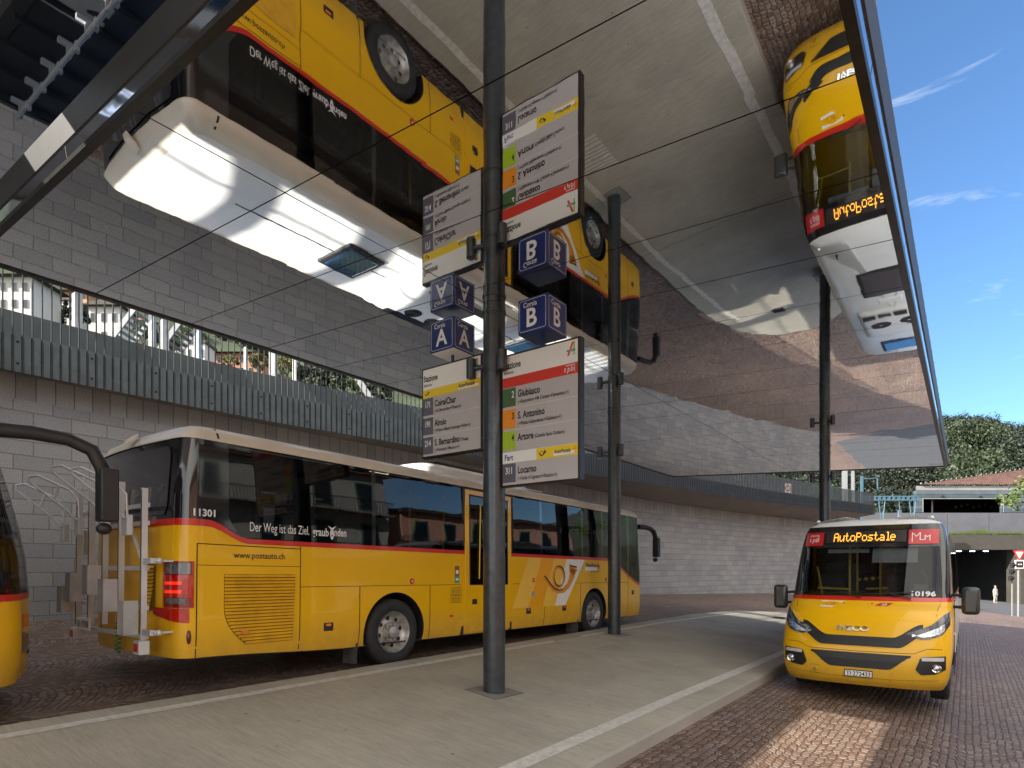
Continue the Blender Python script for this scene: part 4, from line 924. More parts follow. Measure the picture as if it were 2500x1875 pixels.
    for y_ in (2.42, 8.50):
        b = MB(); b.add([(XH-.32, y_, .10), (XH-.03, y_+.02, .10), (XH-.02, y_+.02, .40), (XH-.32, y_+.02, .40)], [(0, 1, 2, 3)]); b.prism([(XH-.32, y_, .10), (XH-.03, y_, .13), (XH-.03, y_, .40), (XH-.32, y_, .40)], (0, .012, 0)); b.build('mudflap', mat('muddy rubber', (.09, .08, .07), .9, var=.3), C)
    # --- mirrors
    for sg_ in (1,):
        b = MB(); b.tube([(sg_*1.10, 11.75, 2.66), (sg_*1.14, 12.0, 2.67), (sg_*1.18, 12.28, 2.65), (sg_*1.22, 12.46, 2.57), (sg_*1.24, 12.54, 2.40), (sg_*1.24, 12.56, 2.2)], [.065, .065, .062, .066, .065, .04], 12)
        mo = b.build('mirror_arm', BLK, C, smooth=True)
        b = MB(); b.box(sg_*1.25-.085, sg_*1.25+.085, 12.50, 12.66, 1.88, 2.40); b.ball((sg_*1.23, 12.56, 1.81), .06, 0, 1.2, 1.2, 1.0); b.build('mirror_head', BLK, mo, smooth=True, bevel=.05)
    # front corner lamps and bumper line
    uF = ARC[-1]
    for sg_ in (1, -1):
        b = MB(); e0 = uF-.80
        def mp_(p): return (sg_*p[0], p[1], p[2])
        b.grid(lambda u_, v_: mp_(csurf(e0+.0+(.34)*u_, .60+.22*v_*(1-.3*u_), .012)), 8, 4, 1); b.grid(lambda u_, v_: mp_(csurf(e0-.02+(.30)*u_, .84+.13*v_, .014)), 8, 4, 0)
        b.build('headlamp', [ORG, SMK], C, smooth=True)
    b = MB(); b.grid(lambda u_, v_: csurf(uF-.5+.5*u_, .55+.05*v_, .006), 8, 1); b.build('bumper_gap', GAP, C)
    # --- inside
    b = MB(); b.box(-1.12, 1.12, .3, LC-.7, 1.55, 1.60); b.box(-1.1, 1.1, .3, 10.5, 2.70, 2.86); b.box(-1.16, -.75, .5, 10.2, 2.45, 2.62); b.box(.75, 1.13, .5, 4.7, 2.45, 2.62); b.box(.75, 1.13, 6.2, 9.6, 2.45, 2.62); b.build('cabin_lining', FLOORM, C)
    st = MB(); st.box(-.44, .44, -.04, .06, .0, .72, 0); st.box(-.44, .44, .06, .5, -.05, .12, 0); st.box(-.40, -.04, -.05, .07, .66, .90, 0); st.box(.04, .40, -.05, .07, .66, .90, 0)
    s1 = st.build('seat', SEAT, C, bevel=.04); first = True
    for y_ in [1.0+.78*k for k in range(5)]+[6.3+.78*k for k in range(5)]:
        for x_ in (-.63, .63):
            o_ = s1 if first else s1.copy()
            if not first: COL.objects.link(o_); o_.parent = C
            o_.location = (x_, y_, 1.62); first = False
    for x_ in (-.63,):
        for k in range(2): o_ = s1.copy(); COL.objects.link(o_); o_.parent = C; o_.location = (x_, 4.95+.78*k, 1.62)
    for x_, y_ in ((.30, 4.75), (.30, 6.15), (1.02, 4.35), (1.0, 3.6)): b = MB(); b.tube([(x_, y_, 1.6), (x_, y_, 2.8)], .02, 8); b.build('grab_pole', YPOLE, C)
    return C
GREW = mat('dark grey rear glass', (0.045, 0.048, 0.055), 0.12, coat=.7, var=.1, nscale=2)
BLKT = glass('door glass', (0.12, 0.12, 0.12), 1.6)
coach = make_coach()
coach['label'] = 'long yellow coach with white roof and post horn artwork, seen complete with a rack at its rear'; coach['group'] = 'long yellow coaches'
ch2 = copy_tree(coach); ch2.location = W(S0+.0, T0-13.27, .141); ch2.rotation_euler = (0, 0, ROT)
ch2['label'] = 'yellow coach cut off by the left frame edge, its mirror arm reaching out'
for o in list(ch2.children):
    if o.name.split('.')[0] == 'lettering' : bpy.data.objects.remove(o)
q = MB(); v_, f_ = text_data('11307', .015); q.add([csurf(U0S+10.66+x_*.085, 1.60+y_*.10, .006) for x_, y_ in v_], f_); q.build('lettering', WTX, ch2)
# --- bicycle rack on the coach's tail, with plate and lamps
rk = bpy.data.objects.new('bike_rack', None); COL.objects.link(rk); rk.parent = coach
def loc(s, t, z): return Vector((s-S0, t-T0, z-.141))
upr = [-7.24, -7.84, -8.30, -8.73, -9.13]
for i, s in enumerate(upr):
    x_ = s-S0; y_ = 2.92-T0; b = MB(); b.box(x_-.022, x_+.022, y_-.03, y_+.03, .62 if i == 0 else .75, 2.30 if i == 0 else 2.42)
    for dx in (-.008, .008): b.box(x_+dx-.003, x_+dx+.003, y_-.034, y_-.030, .7, 2.28, 1)
    b.build('upright', [ALU, FASC], rk, bevel=.003)
for z in (.66, .98, 1.42, 1.92, 2.12): b = MB(); b.box(upr[-1]-S0, upr[0]-S0, 2.94-T0+.012, 2.97-T0+.012, z-.025, z+.025); b.build('crossbar', ALU, rk, bevel=.003)
for px, py, sc in ((750, 762, 1), (628, 626, 1), (532, 533, .95), (428, 577, .95), (378, 650, .9)):
    s, z = on_t(px*.40687, 1200+py*.40687, 2.62); x_ = s-S0; y_ = 2.62-T0; z -= .141
    b = MB(); h = .175*sc
    b.prism([(x_-.085, y_-.05, z-h), (x_-.085, y_-.044, z-h), (x_-.02, y_-.03, z-h), (x_+.02, y_-.03, z-h), (x_+.025, y_+.10, z-h), (x_+.03, y_+.10, z-h), (x_+.026, y_-.036, z-h), (x_-.022, y_-.036, z-h)], (0, 0, 2*h))
    b.build('wheel_tray', mat('weathered aluminium', (.36, .365, .37), .4, metal=.4, var=.12, nscale=5), rk)
for i, (s, z) in enumerate(((-7.35, 1.98), (-7.95, 2.06), (-8.75, 2.02), (-9.25, 1.96))):
    x_ = s-S0; y_ = 2.80-T0; b = MB(); b.tube([(x_, y_, z-.1), (x_, y_-.02, z+.25), (x_-.06, y_-.10, z+.36), (x_-.28, y_-.35, z+.52), (x_-.34, y_-.42, z+.50), (x_-.33, y_-.42, z+.44), (x_-.05, y_-.12, z+.10), (x_+.02, y_-.04, z-.02)], .014, 8)
    b.tube([(x_-.12, y_-.18, z+.40), (x_-.14, y_-.22, z+.24)], .014, 6); b.build('hoop', ALU, rk, smooth=True)
    b = MB(); b.box(x_-.09, x_+.05, y_-.03, y_+.03, z-.20, z+.02); b.build('hoop_bracket', ALU, rk, bevel=.004)
for s0_, z0_, s1_, z1_ in ((-7.3, 1.50, -7.5, 1.92), (-8.95, 1.6, -8.8, 1.9)):
    b = MB(); b.tube([loc(s0_, 2.93, z0_+.14), loc(s1_, 2.88, z1_+.14)], .02, 6); b.build('brace', ALU, rk)
for s, z in ((-7.2, .62), (-9.1, .66)):
    b = MB(); b.box(s-S0-.08, s-S0+.06, 2.84-T0, 2.95-T0, z-.14, z+.01); lo_ = b.build('lamp_housing', ALU, rk, bevel=.005)
    b = MB(); b.box(s-S0-.06, s-S0+.04, 2.835-T0, 2.84-T0, z-.11, z-.02); b.build('lamp_lens', REDL, lo_)
for z in (.72, 1.50): b = MB(); b.box(-7.22-S0, -7.02-S0, 2.90-T0, 2.96-T0, z-.03, z+.03); b.box(-7.05-S0, -7.00-S0, 2.93-T0, 3.35-T0, z-.012, z+.012); b.ball(loc(-7.0, 2.98, z+.141), .035); b.build('mounting_arm', ALU, rk, bevel=.004)
s, z = on_t(502*.40687, 1200+793*.40687, 2.90); b = MB(); b.box(s-S0-.20, s-S0+.20, 2.88-T0, 2.90-T0, z-.141-.075, z-.141+.075); po = b.build('number_plate', WHS, rk)
b = MB(); b.text('GR·179708', .12, (s-S0-.185, 2.877-T0, z-.141-.045), (1, 0, 0), (0, 0, 1), .8, 0, .01, fit=.37); b.build('lettering', INK, po)
b = MB(); hp_ = [loc(-8.05+.03*math.cos(k*1.2), 2.98+.03*math.sin(k*1.2), .95-.010*k) for k in range(40)]; b.tube(hp_, .009, 6); b.build('coiled_hose', mat('green hose', (.01, .22, .08), .4), rk, smooth=True)
# ================================================================ MINIBUS
BS, BT, BZ = -1.31, 10.45, -0.50          # middle of the front bumper
PF = [(.30, .10), (.38, .03), (.48, .0), (.70, .0), (.84, .02), (.95, .045), (1.05, .075), (1.17, .12), (1.30, .20), (1.42, .34), (1.50, .50), (1.56, .66), (1.62, .74), (2.0, .98), (2.4, 1.22), (2.62, 1.36), (2.80, 1.50), (2.88, 1.66), (2.93, 1.95), (2.98, 2.6)]
PW = [(.30, 1.04), (.42, 1.10), (.8, 1.145), (1.2, 1.15), (1.6, 1.135), (2.0, 1.12), (2.4, 1.09), (2.7, 1.045), (2.80, 1.00), (2.88, .90), (2.93, .72), (2.98, .4)]
PD = [(.30, .42), (.8, .46), (1.2, .60), (1.5, .62), (1.6, .48), (2.4, .38), (2.8, .30), (2.95, .3)]
BL = 8.7
def vy(u, z):                            # front surface depth at u = x / half width
    return lerp(z, PF)+lerp(z, PD)*(1-(1-min(1, abs(u))**3.0)**(1/3.0))
def vpt(x, z, ex=0.0):
    hw = lerp(z, PW); u = max(-1, min(1, x/hw)); return (x, vy(u, z)-ex, z)
def vside(y, z, ex=0.0): return (lerp(z, PW)+ex, y, z)
US = [0, .12, .25, .38, .5, .6, .7, .78, .84, .89, .93, .96, .98, .993, 1.0]
def vrow(z):
    hw = lerp(z, PW); f = [(hw*u, vy(u, z)) for u in US]; ye = f[-1][1]
    f += [(hw, y) for y in (max(ye+.05, 1.35), 1.75, 2.6, 4.2, 6.2, BL-.35)]; f += [(hw-.06, BL-.1), (hw-.22, BL), (0, BL)]
    return f+[(-x, y) for x, y in reversed(f[1:-1])]
NV = len(vrow(1.0)); NF = len(US)
def vband(b, zs, i0, i1, mi=0, ex=0.0):
    base = len(b.v); k = len(zs)
    rows = [vrow(z) for z in zs]
    for i in range(i0, i1+1):
        for j, z in enumerate(zs):
            x, y = rows[j][i % NV]
            if ex: a, c = rows[j][(i-1) % NV], rows[j][(i+1) % NV]; d = Vector((c[0]-a[0], c[1]-a[1])).normalized(); x += d.y*ex; y -= d.x*ex
            b.v.append((x, y, z))
    for c in range(i1-i0):
        for j in range(k-1): a = base+c*k+j; b.f.append((a, a+k, a+k+1, a+1)); b.m.append(mi)
def vpatch(b, x0, x1, zb, zt, nx=16, nz=4, mi=0, ex=.006):
    b.grid(lambda u, v: vpt(x0+(x1-x0)*u, zb(x0+(x1-x0)*u)+(zt(x0+(x1-x0)*u)-zb(x0+(x1-x0)*u))*v, ex), nx, nz, mi)
bus = thing('minibus', 'small yellow minibus facing the camera with red and orange destination display', 'minibus', BS, BT, BZ)
Z1 = [.30, .34, .38, .48, .60, .70, .84, .95, 1.05, 1.17, 1.24, 1.30, 1.36, 1.42, 1.46, 1.50, 1.56, 1.60]
b = MB(); vband(b, Z1, 0, NV)
rowsn = len(Z1); ci = len(b.v); b.v.append((0, 4, .30))
for i in range(NV): b.f.append(((i+1)*rowsn, i*rowsn, ci)); b.m.append(1)
body = b.build('body', [YEL, BLK], bus)
bm = bmesh.new(); bm.from_mesh(body.data); bmesh.ops.remove_doubles(bm, verts=bm.verts, dist=1e-5); bmesh.ops.contextual_create(bm, geom=[e for e in bm.edges if e.is_boundary]); bmesh.ops.recalc_face_normals(bm, faces=bm.faces); bm.to_mesh(body.data); bm.free()
cuts = []
for yc in (1.32, 5.6):
    for sg in (1, -1):
        q = MB(); q.prism([(sg*.72, yc+.47*math.cos(2*math.pi*j/32), .40+.47*math.sin(2*math.pi*j/32)) for j in range(32)], (sg*.6, 0, 0)); co = q.build('cut', [BLK]); co.parent = bus
        bm = bmesh.new(); bm.from_mesh(co.data); bmesh.ops.recalc_face_normals(bm, faces=bm.faces); bm.to_mesh(co.data); bm.free()
        md = body.modifiers.new('b', 'BOOLEAN'); md.object = co; md.operation = 'DIFFERENCE'; md.solver = 'EXACT'; md.material_mode = 'TRANSFER'; cuts.append(co)
bpy.context.view_layer.update()
me = bpy.data.meshes.new_from_object(body.evaluated_get(bpy.context.evaluated_depsgraph_get())); body.modifiers.clear(); body.data = me
for co in cuts: bpy.data.objects.remove(co)
me.polygons.foreach_set('use_smooth', [True]*len(me.polygons)); me.set_sharp_from_angle(angle=R(38))
b = MB(); vband(b, [1.555, 1.575, 1.595, 1.615], 0, NV, 0, .004); b.build('waist_stripe', RED, bus, smooth=True)
# windscreen between black pillars
ip = 9
ZW = [1.61, 1.7, 1.85, 2.0, 2.15, 2.3, 2.42]
b = MB(); vband(b, ZW, -ip, ip); b.build('windscreen', GWIN, bus, smooth=True)
b = MB(); vband(b, [2.42, 2.5, 2.62, 2.72, 2.80], -ip, ip); b.build('display_panel', BLKG, bus, smooth=True)
b = MB(); vband(b, [1.61, 1.7, 1.85, 2.0, 2.15, 2.3, 2.42, 2.5, 2.62, 2.72, 2.80], ip, NF); b.build('pillar', BLKG, bus, smooth=True)
b = MB(); vband(b, [1.61, 1.7, 1.85, 2.0, 2.15, 2.3, 2.42, 2.5, 2.62, 2.72, 2.80], -NF, -ip); b.build('pillar', BLKG, bus, smooth=True)
for i0, i1 in ((NF, NF+1), (NF+1, NF+2), (NF+2, NF+3), (NF+3, NF+4)):
    b = MB(); vband(b, [1.61, 2.0, 2.4, 2.66], i0, i1); b.build('side_window', GSIDE, bus, smooth=True)
    b = MB(); vband(b, [1.61, 2.0, 2.4, 2.66], -i1, -i0); b.build('side_window', GSIDE, bus, smooth=True)
b = MB(); vband(b, [2.66, 2.72, 2.80], NF, NF+4); vband(b, [2.66, 2.72, 2.80], -NF-4, -NF); b.build('window_header', BLKG, bus)
b = MB(); vband(b, [1.61, 2.0, 2.4, 2.66, 2.80], NF+4, NV-NF-4); b.build('rear_panel', BLKG, bus)
for y in (1.75, 2.6, 4.2, 6.2):
    b = MB()
    for sg in (1, -1): b.grid(lambda u, v: (sg*(lerp(1.61+1.05*v, PW)+.004), y-.03+.06*u, 1.61+1.05*v), 1, 6)
    b.build('window_post', BLKG, bus)
# roof
ZR = [2.80, 2.82, 2.84, 2.86, 2.88, 2.90, 2.915, 2.93, 2.945, 2.965, 2.98]
b = MB(); vband(b, ZR, 0, NV); k = len(ZR); c = len(b.v); b.v.append((0, 5.5, 2.99))
for i in range(NV): b.f.append((i*k+k-1, (i+1)*k+k-1, c)); b.m.append(0)
b.build('roof', WHT, bus, smooth=True, angle=60)
# roof fittings
for y0, y1, m_ in ((3.15, 4.45, mat('dark roof hatch', (.03, .032, .045), .3, coat=.4)), (7.5, 8.3, mat('blue roof hatch', (.02, .16, .42), .25, coat=.5))):
    b = MB(); b.box(-.45, .45, y0, y1, 2.94, 3.0); h_ = b.build('roof_hatch', BLK, bus, bevel=.06); b = MB(); b.box(-.38, .38, y0+.07, y1-.07, 2.99, 3.015); b.build('hatch_glass', m_, h_, bevel=.04)
b = MB()
b.grid(lambda u, v: ((u*2-1)*.70, 5.25+1.7*v, 2.93+.17*max(0, (1-abs(u*2-1)**6)*(1-abs(2*v-1)**6))**.5), 20, 24); aco = b.build('air_conditioner', WHT, bus, smooth=True, angle=60)
b = MB()
for k in range(4): b.box(-.58+k*.30, -.34+k*.30, 5.33, 5.50, 3.08, 3.106)
for x_ in (-.28, .28): b.lathe([(3.10, .2), (3.112, .19), (3.112, .05), (3.10, .04)], (x_, 5.95, 0), 'z', 24)
b.build('fan_grille', BLK, aco)
for x_, y_ in ((.0, 4.8), (.05, 8.45)):
    b = MB(); b.box(x_-.22, x_+.22, y_-.12, y_+.12, 2.95, 3.0); b.build('roof_vent', WHT, bus, bevel=.03)
for x_, y_, h in ((-.62, 2.15, .10), (.32, 2.35, .17), (.78, 2.0, .06)):
    b = MB(); zz = 2.93 if abs(x_) < .7 else 2.875; b.tube([(x_, y_, zz-.03), (x_, y_, zz+.03), (x_+.01, y_+.02, zz+h)], [.035, .022, .008], 10); b.build('antenna', BLK if x_ < 0 else ALU, bus, smooth=True)
for x_ in (-.86, .84): b = MB(); b.ball((x_, 1.80, 2.91), .035, 0, 1, 1.2, 1); b.build('clearance_lamp', mat('white lamp', (.8, .8, .8), .2, coat=.5), bus, smooth=True)
# display: LED matrix, side logos
FONT = {'A': ["01110","10001","10001","11111","10001","10001","10001"], 'u': ["00000","00000","10001","10001","10001","10011","01101"], 't': ["01000","01000","11100","01000","01000","01001","00110"],
 'o': ["00000","00000","01110","10001","10001","10001","01110"], 'P': ["11110","10001","10001","11110","10000","10000","10000"], 's': ["00000","00000","01111","10000","01110","00001","11110"],
 'a': ["00000","00000","01110","00001","01111","10001","01111"], 'l': ["01100","00100","00100","00100","00100","00100","01110"], 'e': ["00000","00000","01110","10001","11111","10000","01110"]}
LED = mat('orange led', (0.9, 0.35, 0.02), .5, emis=(1.0, .36, .03), estr=1.3); DSP = mat('display matrix', (0.035, 0.033, 0.032), .35, var=.3, nscale=60)
b = MB(); vpatch(b, -.66, .52, lambda x: 2.50, lambda x: 2.70, 18, 3, 0, .012); b.build('led_display', DSP, bus)
b = MB(); st_ = .0152; x_ = -.53
for ch in 'AutoPostale':
    for r_, row in enumerate(FONT[ch]):
        for c_, bit in enumerate(row):
            if bit == '1':
                for dx in (0,):
                    xx = x_+c_*st_; zz = 2.665-r_*.0215; b.add([vpt(xx-.0056, zz-.0080, .017), vpt(xx+.0056, zz-.0080, .017), vpt(xx+.0056, zz+.0080, .017), vpt(xx-.0056, zz+.0085, .017)], [(0, 1, 2, 3)])
    x_ += st_*(4.4 if ch == 'l' else 5.05) if ch in 'tl' else st_*5.75
b.build('lettering', LED, bus)
def ftext(s, size, x, z, mm, fit=None, bold=0., shear=0., ex=.016, sx_=.85):
    v, f = text_data(s, bold); w_ = max(p[0] for p in v)*size; sx2 = fit/w_ if fit else sx_
    q = MB(); q.add([vpt(x+a*size*sx2+shear*c_*size, z+c_*size, ex) for a, c_ in v], f); return q.build('lettering', mm, bus)
REDP = mat('red display panel', (0.52, 0.014, 0.014), .35, coat=.4, var=.02)
for x0, x1 in ((-1.0, -.70), (.55, .95)):
    b = MB(); vpatch(b, x0, x1, lambda x: 2.46, lambda x: 2.70, 10, 4, 0, .012); b.build('logo_panel', REDP, bus)
[ftext(c_, .115, -.935+k_*.052, 2.53, WTX, bold=.008, shear=.15) for k_, c_ in enumerate('tpb')]
b = MB()
for i in range(7):
    zz = 2.625+(.022 if i % 2 else 0); b.add([vpt(-.93+i*.021, zz, .016), vpt(-.93+(i+1)*.021, zz, .016), vpt(-.93+(i+1)*.021, zz+.008, .016), vpt(-.93+i*.021, zz+.008, .016)], [(0, 1, 2, 3)])
    if i: b.add([vpt(-.932+i*.021, 2.625, .016), vpt(-.926+i*.021, 2.625, .016), vpt(-.926+i*.021, 2.655, .016), vpt(-.932+i*.021, 2.655, .016)], [(0, 1, 2, 3)])
b.add([vpt(-.785, 2.53, .016), vpt(-.777, 2.53, .016), vpt(-.777, 2.655, .016), vpt(-.785, 2.655, .016)], [(0, 1, 2, 3)]); b.build('merlon_mark', WTX, bus)
b = MB(); pts = [(.60, 2.49), (.60, 2.645), (.655, 2.585), (.705, 2.645), (.705, 2.53), (.77, 2.53), (.77, 2.60), (.80, 2.575), (.835, 2.60), (.835, 2.52)]
for (a, c_), (d, e) in zip(pts, pts[1:]):
    dd = Vector((d-a, e-c_)).normalized(); nn = Vector((-dd.y, dd.x))*.006; dd *= .006
    b.add([vpt(a-dd.x-nn.x, c_-dd.y-nn.y, .016), vpt(d+dd.x-nn.x, e+dd.y-nn.y, .016), vpt(d+dd.x+nn.x, e+dd.y+nn.y, .016), vpt(a-dd.x+nn.x, c_-dd.y+nn.y, .016)], [(0, 1, 2, 3)])
b.build('castle_mark', WTX, bus)
ftext('10196', .10, .60, 1.64, WTX, fit=.33, bold=.03, ex=.014)
# bonnet, grilles
GR = mat('black grille plastic', (0.010, 0.010, 0.011), .45, var=.2, nscale=40)
def gt(x): return 1.045+.16*smooth(.42, .80, abs(x))*1.25
def gb(x): return .90+.19*smooth(.50, .82, abs(x))
b = MB(); vpatch(b, -.80, .80, gb, lambda x: max(gt(x), gb(x)+.002), 48, 5, 0, .010); g1 = b.build('upper_grille', GR, bus, smooth=True)
b = MB()
for r_ in range(4):
    for c_ in range(34):
        x_ = -.70+c_*.0425+(.021 if r_ % 2 else 0); zz = .925+r_*.031+.17*smooth(.45, .82, abs(x_))
        if abs(x_) > .70 or zz > gt(x_)-.02: continue
        for k in range(6):
            a0, a1 = R(60*k+30), R(60*k+90); r1, r0 = .0225, .0175
            P = lambda r, a: vpt(x_+r*math.cos(a), zz+r*.8*math.sin(a), .020)
            b.add([P(r0, a0), P(r1, a0), P(r1, a1), P(r0, a1)], [(0, 1, 2, 3)])
b.build('honeycomb', mat('honeycomb plastic', (0.035, 0.035, 0.035), .4), g1)
def lgt(x): return .80-.0*x
def lgb(x): return .575+.20*smooth(.36, .68, abs(x))
b = MB(); vpatch(b, -.66, .66, lgb, lgt, 40, 5, 0, .008); g2 = b.build('lower_grille', GR, bus, smooth=True)
b = MB()
for r_ in range(6):
    for c_ in range(30):
        x_ = -.62+c_*.0425+(.021 if r_ % 2 else 0); zz = .60+r_*.034
        if zz < lgb(x_)+.015 or zz > .785: continue
        for k in range(6):
            a0, a1 = R(60*k+30), R(60*k+90); P = lambda r, a: vpt(x_+r*math.cos(a), zz+r*.85*math.sin(a), .017)
            b.add([P(.0185, a0), P(.0235, a0), P(.0235, a1), P(.0185, a1)], [(0, 1, 2, 3)])
b.build('honeycomb', mat('honeycomb plastic', (0, 0, 0)), g2)
# bonnet shut line and bumper creases
b = MB()
def fl(pts, w_=.006, ex=.004):
    for (a, c_), (d, e) in zip(pts, pts[1:]):
        n_ = max(1, int(abs(d-a)/.06)); dd = Vector((d-a, e-c_)).normalized(); nn = Vector((-dd.y, dd.x))*w_/2
        b.grid(lambda u, v: vpt(a+(d-a)*u+nn.x*(2*v-1), c_+(e-c_)*u+nn.y*(2*v-1), ex), n_, 1)
for sg in (1, -1):
    fl([(sg*x, z) for x, z in ((1.03, .90), (.86, .905), (.80, .88), (.70, .83), (0, .82))]); fl([(sg*x, z) for x, z in ((.99, 1.535), (.96, 1.44), (.95, 1.36))]); fl([(sg*.42, .52), (sg*.40, .385)], .004); fl([(sg*1.0, .46), (sg*.45, .43), (0, .425)], .003)
b.build('panel_gap', GAP, bus)
# headlamps and fog lamps
HLG = mat('lamp reflector', (.75, .76, .78), .12, metal=.9, var=.35, nscale=45, bump=.6, bscale=30)
HLD = mat('lamp smoked edge', (.045, .05, .055), .1, coat=1)
for sg in (1, -1):
    h = MB()
    def zb_(x): a = abs(x); return lerp(a, [(.60, 1.11), (.78, 1.035), (.90, 1.05), (1.03, 1.10), (1.115, 1.24)])
    def zt_(x): a = abs(x); return lerp(a, [(.60, 1.115), (.72, 1.16), (.90, 1.24), (1.03, 1.37), (1.10, 1.42), (1.115, 1.43)])
    vpatch(h, sg*.60, sg*1.115, zb_, zt_, 16, 8, 0, .014)
    ho = h.build('headlamp', HLD, bus, smooth=True)
    h = MB(); vpatch(h, sg*.67, sg*1.05, lambda x: zb_(x)+.03, lambda x: zt_(x)-.075-.05*smooth(.9, 1.0, abs(x)), 12, 6, 0, .020); h.build('lamp_reflector', HLG, ho, smooth=True)
    h = MB()
    def fb(x): a = abs(x); return lerp(a, [(.72, .60), (.78, .53), (.95, .55), (1.08, .62)])
    vpatch(h, sg*.72, sg*1.07, fb, lambda x: lerp(abs(x), [(.72, .62), (.78, .79), (1.08, .81)]), 14, 6, 0, .010)
    fo = h.build('fog_lamp_housing', GR, bus, smooth=True)
    h = MB(); vpatch(h, sg*.79, sg*1.05, lambda x: .735+.01*(abs(x)-.7), lambda x: .785+.02*(abs(x)-.7), 10, 2, 0, .018); h.build('running_lamp', mat('running lamp white', (.55, .56, .58), .15, coat=.8), fo, smooth=True)
    c_ = vpt(sg*.96, .64, .0); h = MB(); h.lathe([(-.02, .062), (-.035, .058), (-.03, .045)], c_, 'y', 24); h.lathe([(-.02, .045), (-.035, .02), (-.038, .001)], c_, 'y', 24, 1); h.build('fog_lamp', [CHR, HLG], fo, smooth=True)
# maker's lettering in chrome, plate, stickers
q = MB(); v, f = text_data('IVECO', .035); n_ = len(v); sc = .125; wv = max(p[0] for p in v)*sc; fit = .43
x0_ = -.30
q.add([vpt(x0_+a*sc*fit/wv*(1.0), 1.125+c_*sc*.72, .030) for a, c_ in v], f)
bm = bmesh.new(); me_ = bpy.data.meshes.new('t'); me_.from_pydata(q.v, [], q.f); bm.from_mesh(me_); bmesh.ops.remove_doubles(bm, verts=bm.verts, dist=1e-5)
ge = bmesh.ops.extrude_face_region(bm, geom=bm.faces[:]); bmesh.ops.translate(bm, verts=[e for e in ge['geom'] if isinstance(e, bmesh.types.BMVert)], vec=(0, .028, -.0)); bmesh.ops.recalc_face_normals(bm, faces=bm.faces); bm.to_mesh(me_); bm.free()
me_.materials.append(CHR); o = bpy.data.objects.new('lettering', me_); COL.objects.link(o); o.parent = bus
b = MB(); b.box(-.175, .175, -.022, .0, .445, .525); po = b.build('number_plate', WHS, bus, bevel=.004); b = MB(); b.box(-.185, .185, -.016, .0, .433, .54); b.build('plate_frame', BLK, po)
b = MB(); b.text('TI·272433', .088, (-.160, -.0235, .455), (1, 0, 0), (0, 0, 1), .8, 0, .020, fit=.322); b.build('lettering', INK, po)
b = MB(); vpatch(b, -.66, -.54, lambda x: .44, lambda x: .57, 2, 2, 0, .010)
bo = b.build('wheelchair_sticker', YEL, bus)
b = MB()
for x0, x1, z0, z1 in ((-.66, -.54, .44, .445), (-.66, -.54, .565, .57), (-.66, -.655, .44, .57), (-.545, -.54, .44, .57)): b.add([vpt(x0, z0, .012), vpt(x1, z0, .012), vpt(x1, z1, .012), vpt(x0, z1, .012)], [(0, 1, 2, 3)])
for i in range(12):
    a0, a1 = 2*math.pi*i/12, 2*math.pi*(i+1)/12; P = lambda r, a: vpt(-.602+r*math.cos(a), .485+r*math.sin(a), .012); b.add([P(.020, a0), P(.026, a0), P(.026, a1), P(.020, a1)], [(0, 1, 2, 3)])
for x0, z0, x1, z1 in ((-.608, .50, -.604, .545), (-.608, .515, -.585, .52), (-.604, .50, -.582, .505), (-.586, .475, -.58, .505)): b.add([vpt(x0, z0, .013), vpt(x1, z0, .013), vpt(x1, z1, .013), vpt(x0, z1, .013)], [(0, 1, 2, 3)])
b.build('sticker_mark', INK, bo)
b = MB(); b.add([vpt(x, z, .006) for x, z in ((-.60, 1.455), (-.42, 1.45), (-.28, 1.525), (-.28, 1.54), (-.60, 1.54))], [(0, 1, 2, 3, 4)]); b.build('logo_patch', WPR, bus)
b = MB()
def P2(x, z): return vpt(x, z, .010)
for i in range(14):
    a0, a1 = 2*math.pi*i/14, 2*math.pi*(i+1)/14; P = lambda r, a: P2(-.47+r*1.3*math.cos(a), 1.50+r*.8*math.sin(a)); b.add([P(.024, a0), P(.03, a0), P(.03, a1), P(.024, a1)], [(0, 1, 2, 3)])
b.add([P2(-.55, 1.515), P2(-.50, 1.476), P2(-.495, 1.484)], [(0, 1, 2)]); b.add([P2(-.44, 1.485), P2(-.40, 1.53), P2(-.37, 1.505), P2(-.40, 1.48)], [(0, 1, 2, 3)]); b.build('horn_emblem', HORN, bus)
b = MB(); b.add([P2(.16, 1.49), P2(.34, 1.49), P2(.40, 1.53), P2(.24, 1.53)], [(0, 1, 2, 3)]); b.build('logo_patch', REDP, bus)
ftext('tpb', .042, .25, 1.497, WTX, fit=.07, bold=.02, shear=.2, ex=.013)
for x_ in (-.27, .12): b = MB(); b.ball(vpt(x_, 1.515, .004), .012); b.build('washer_nozzle', BLK, bus, smooth=True)
# wipers
for pts in ([(-.05, 1.60), (-.35, 1.68)], [(.62, 1.60), (.30, 1.68)]): 
    b = MB(); b.tube([vpt(x, z, .03) for x, z in pts], .010, 6); (xa, za) = pts[1]; b.tube([vpt(xa-.36+.1*k*.72, za-.025+.0075*k*.5, .028) for k in range(11)], .008, 6); b.build('wiper', BLK, bus, smooth=True)
# mirrors
for sg in (1, -1):
    b = MB(); b.tube([(sg*1.11, 1.20, 1.66), (sg*1.30, 1.15, 1.64)], .024, 8); b.tube([(sg*1.12, 1.20, 1.47), (sg*1.30, 1.15, 1.47)], .024, 8); mo = b.build('mirror_arm', BLK, bus, smooth=True)
    b = MB(); b.box(1.24 if sg > 0 else -1.47, 1.47 if sg > 0 else -1.24, 1.08, 1.22, 1.36, 1.78); b.build('mirror_head', mat('mirror shell', (.035, .037, .037), .3, coat=.4), mo, bevel=.055, smooth=True)
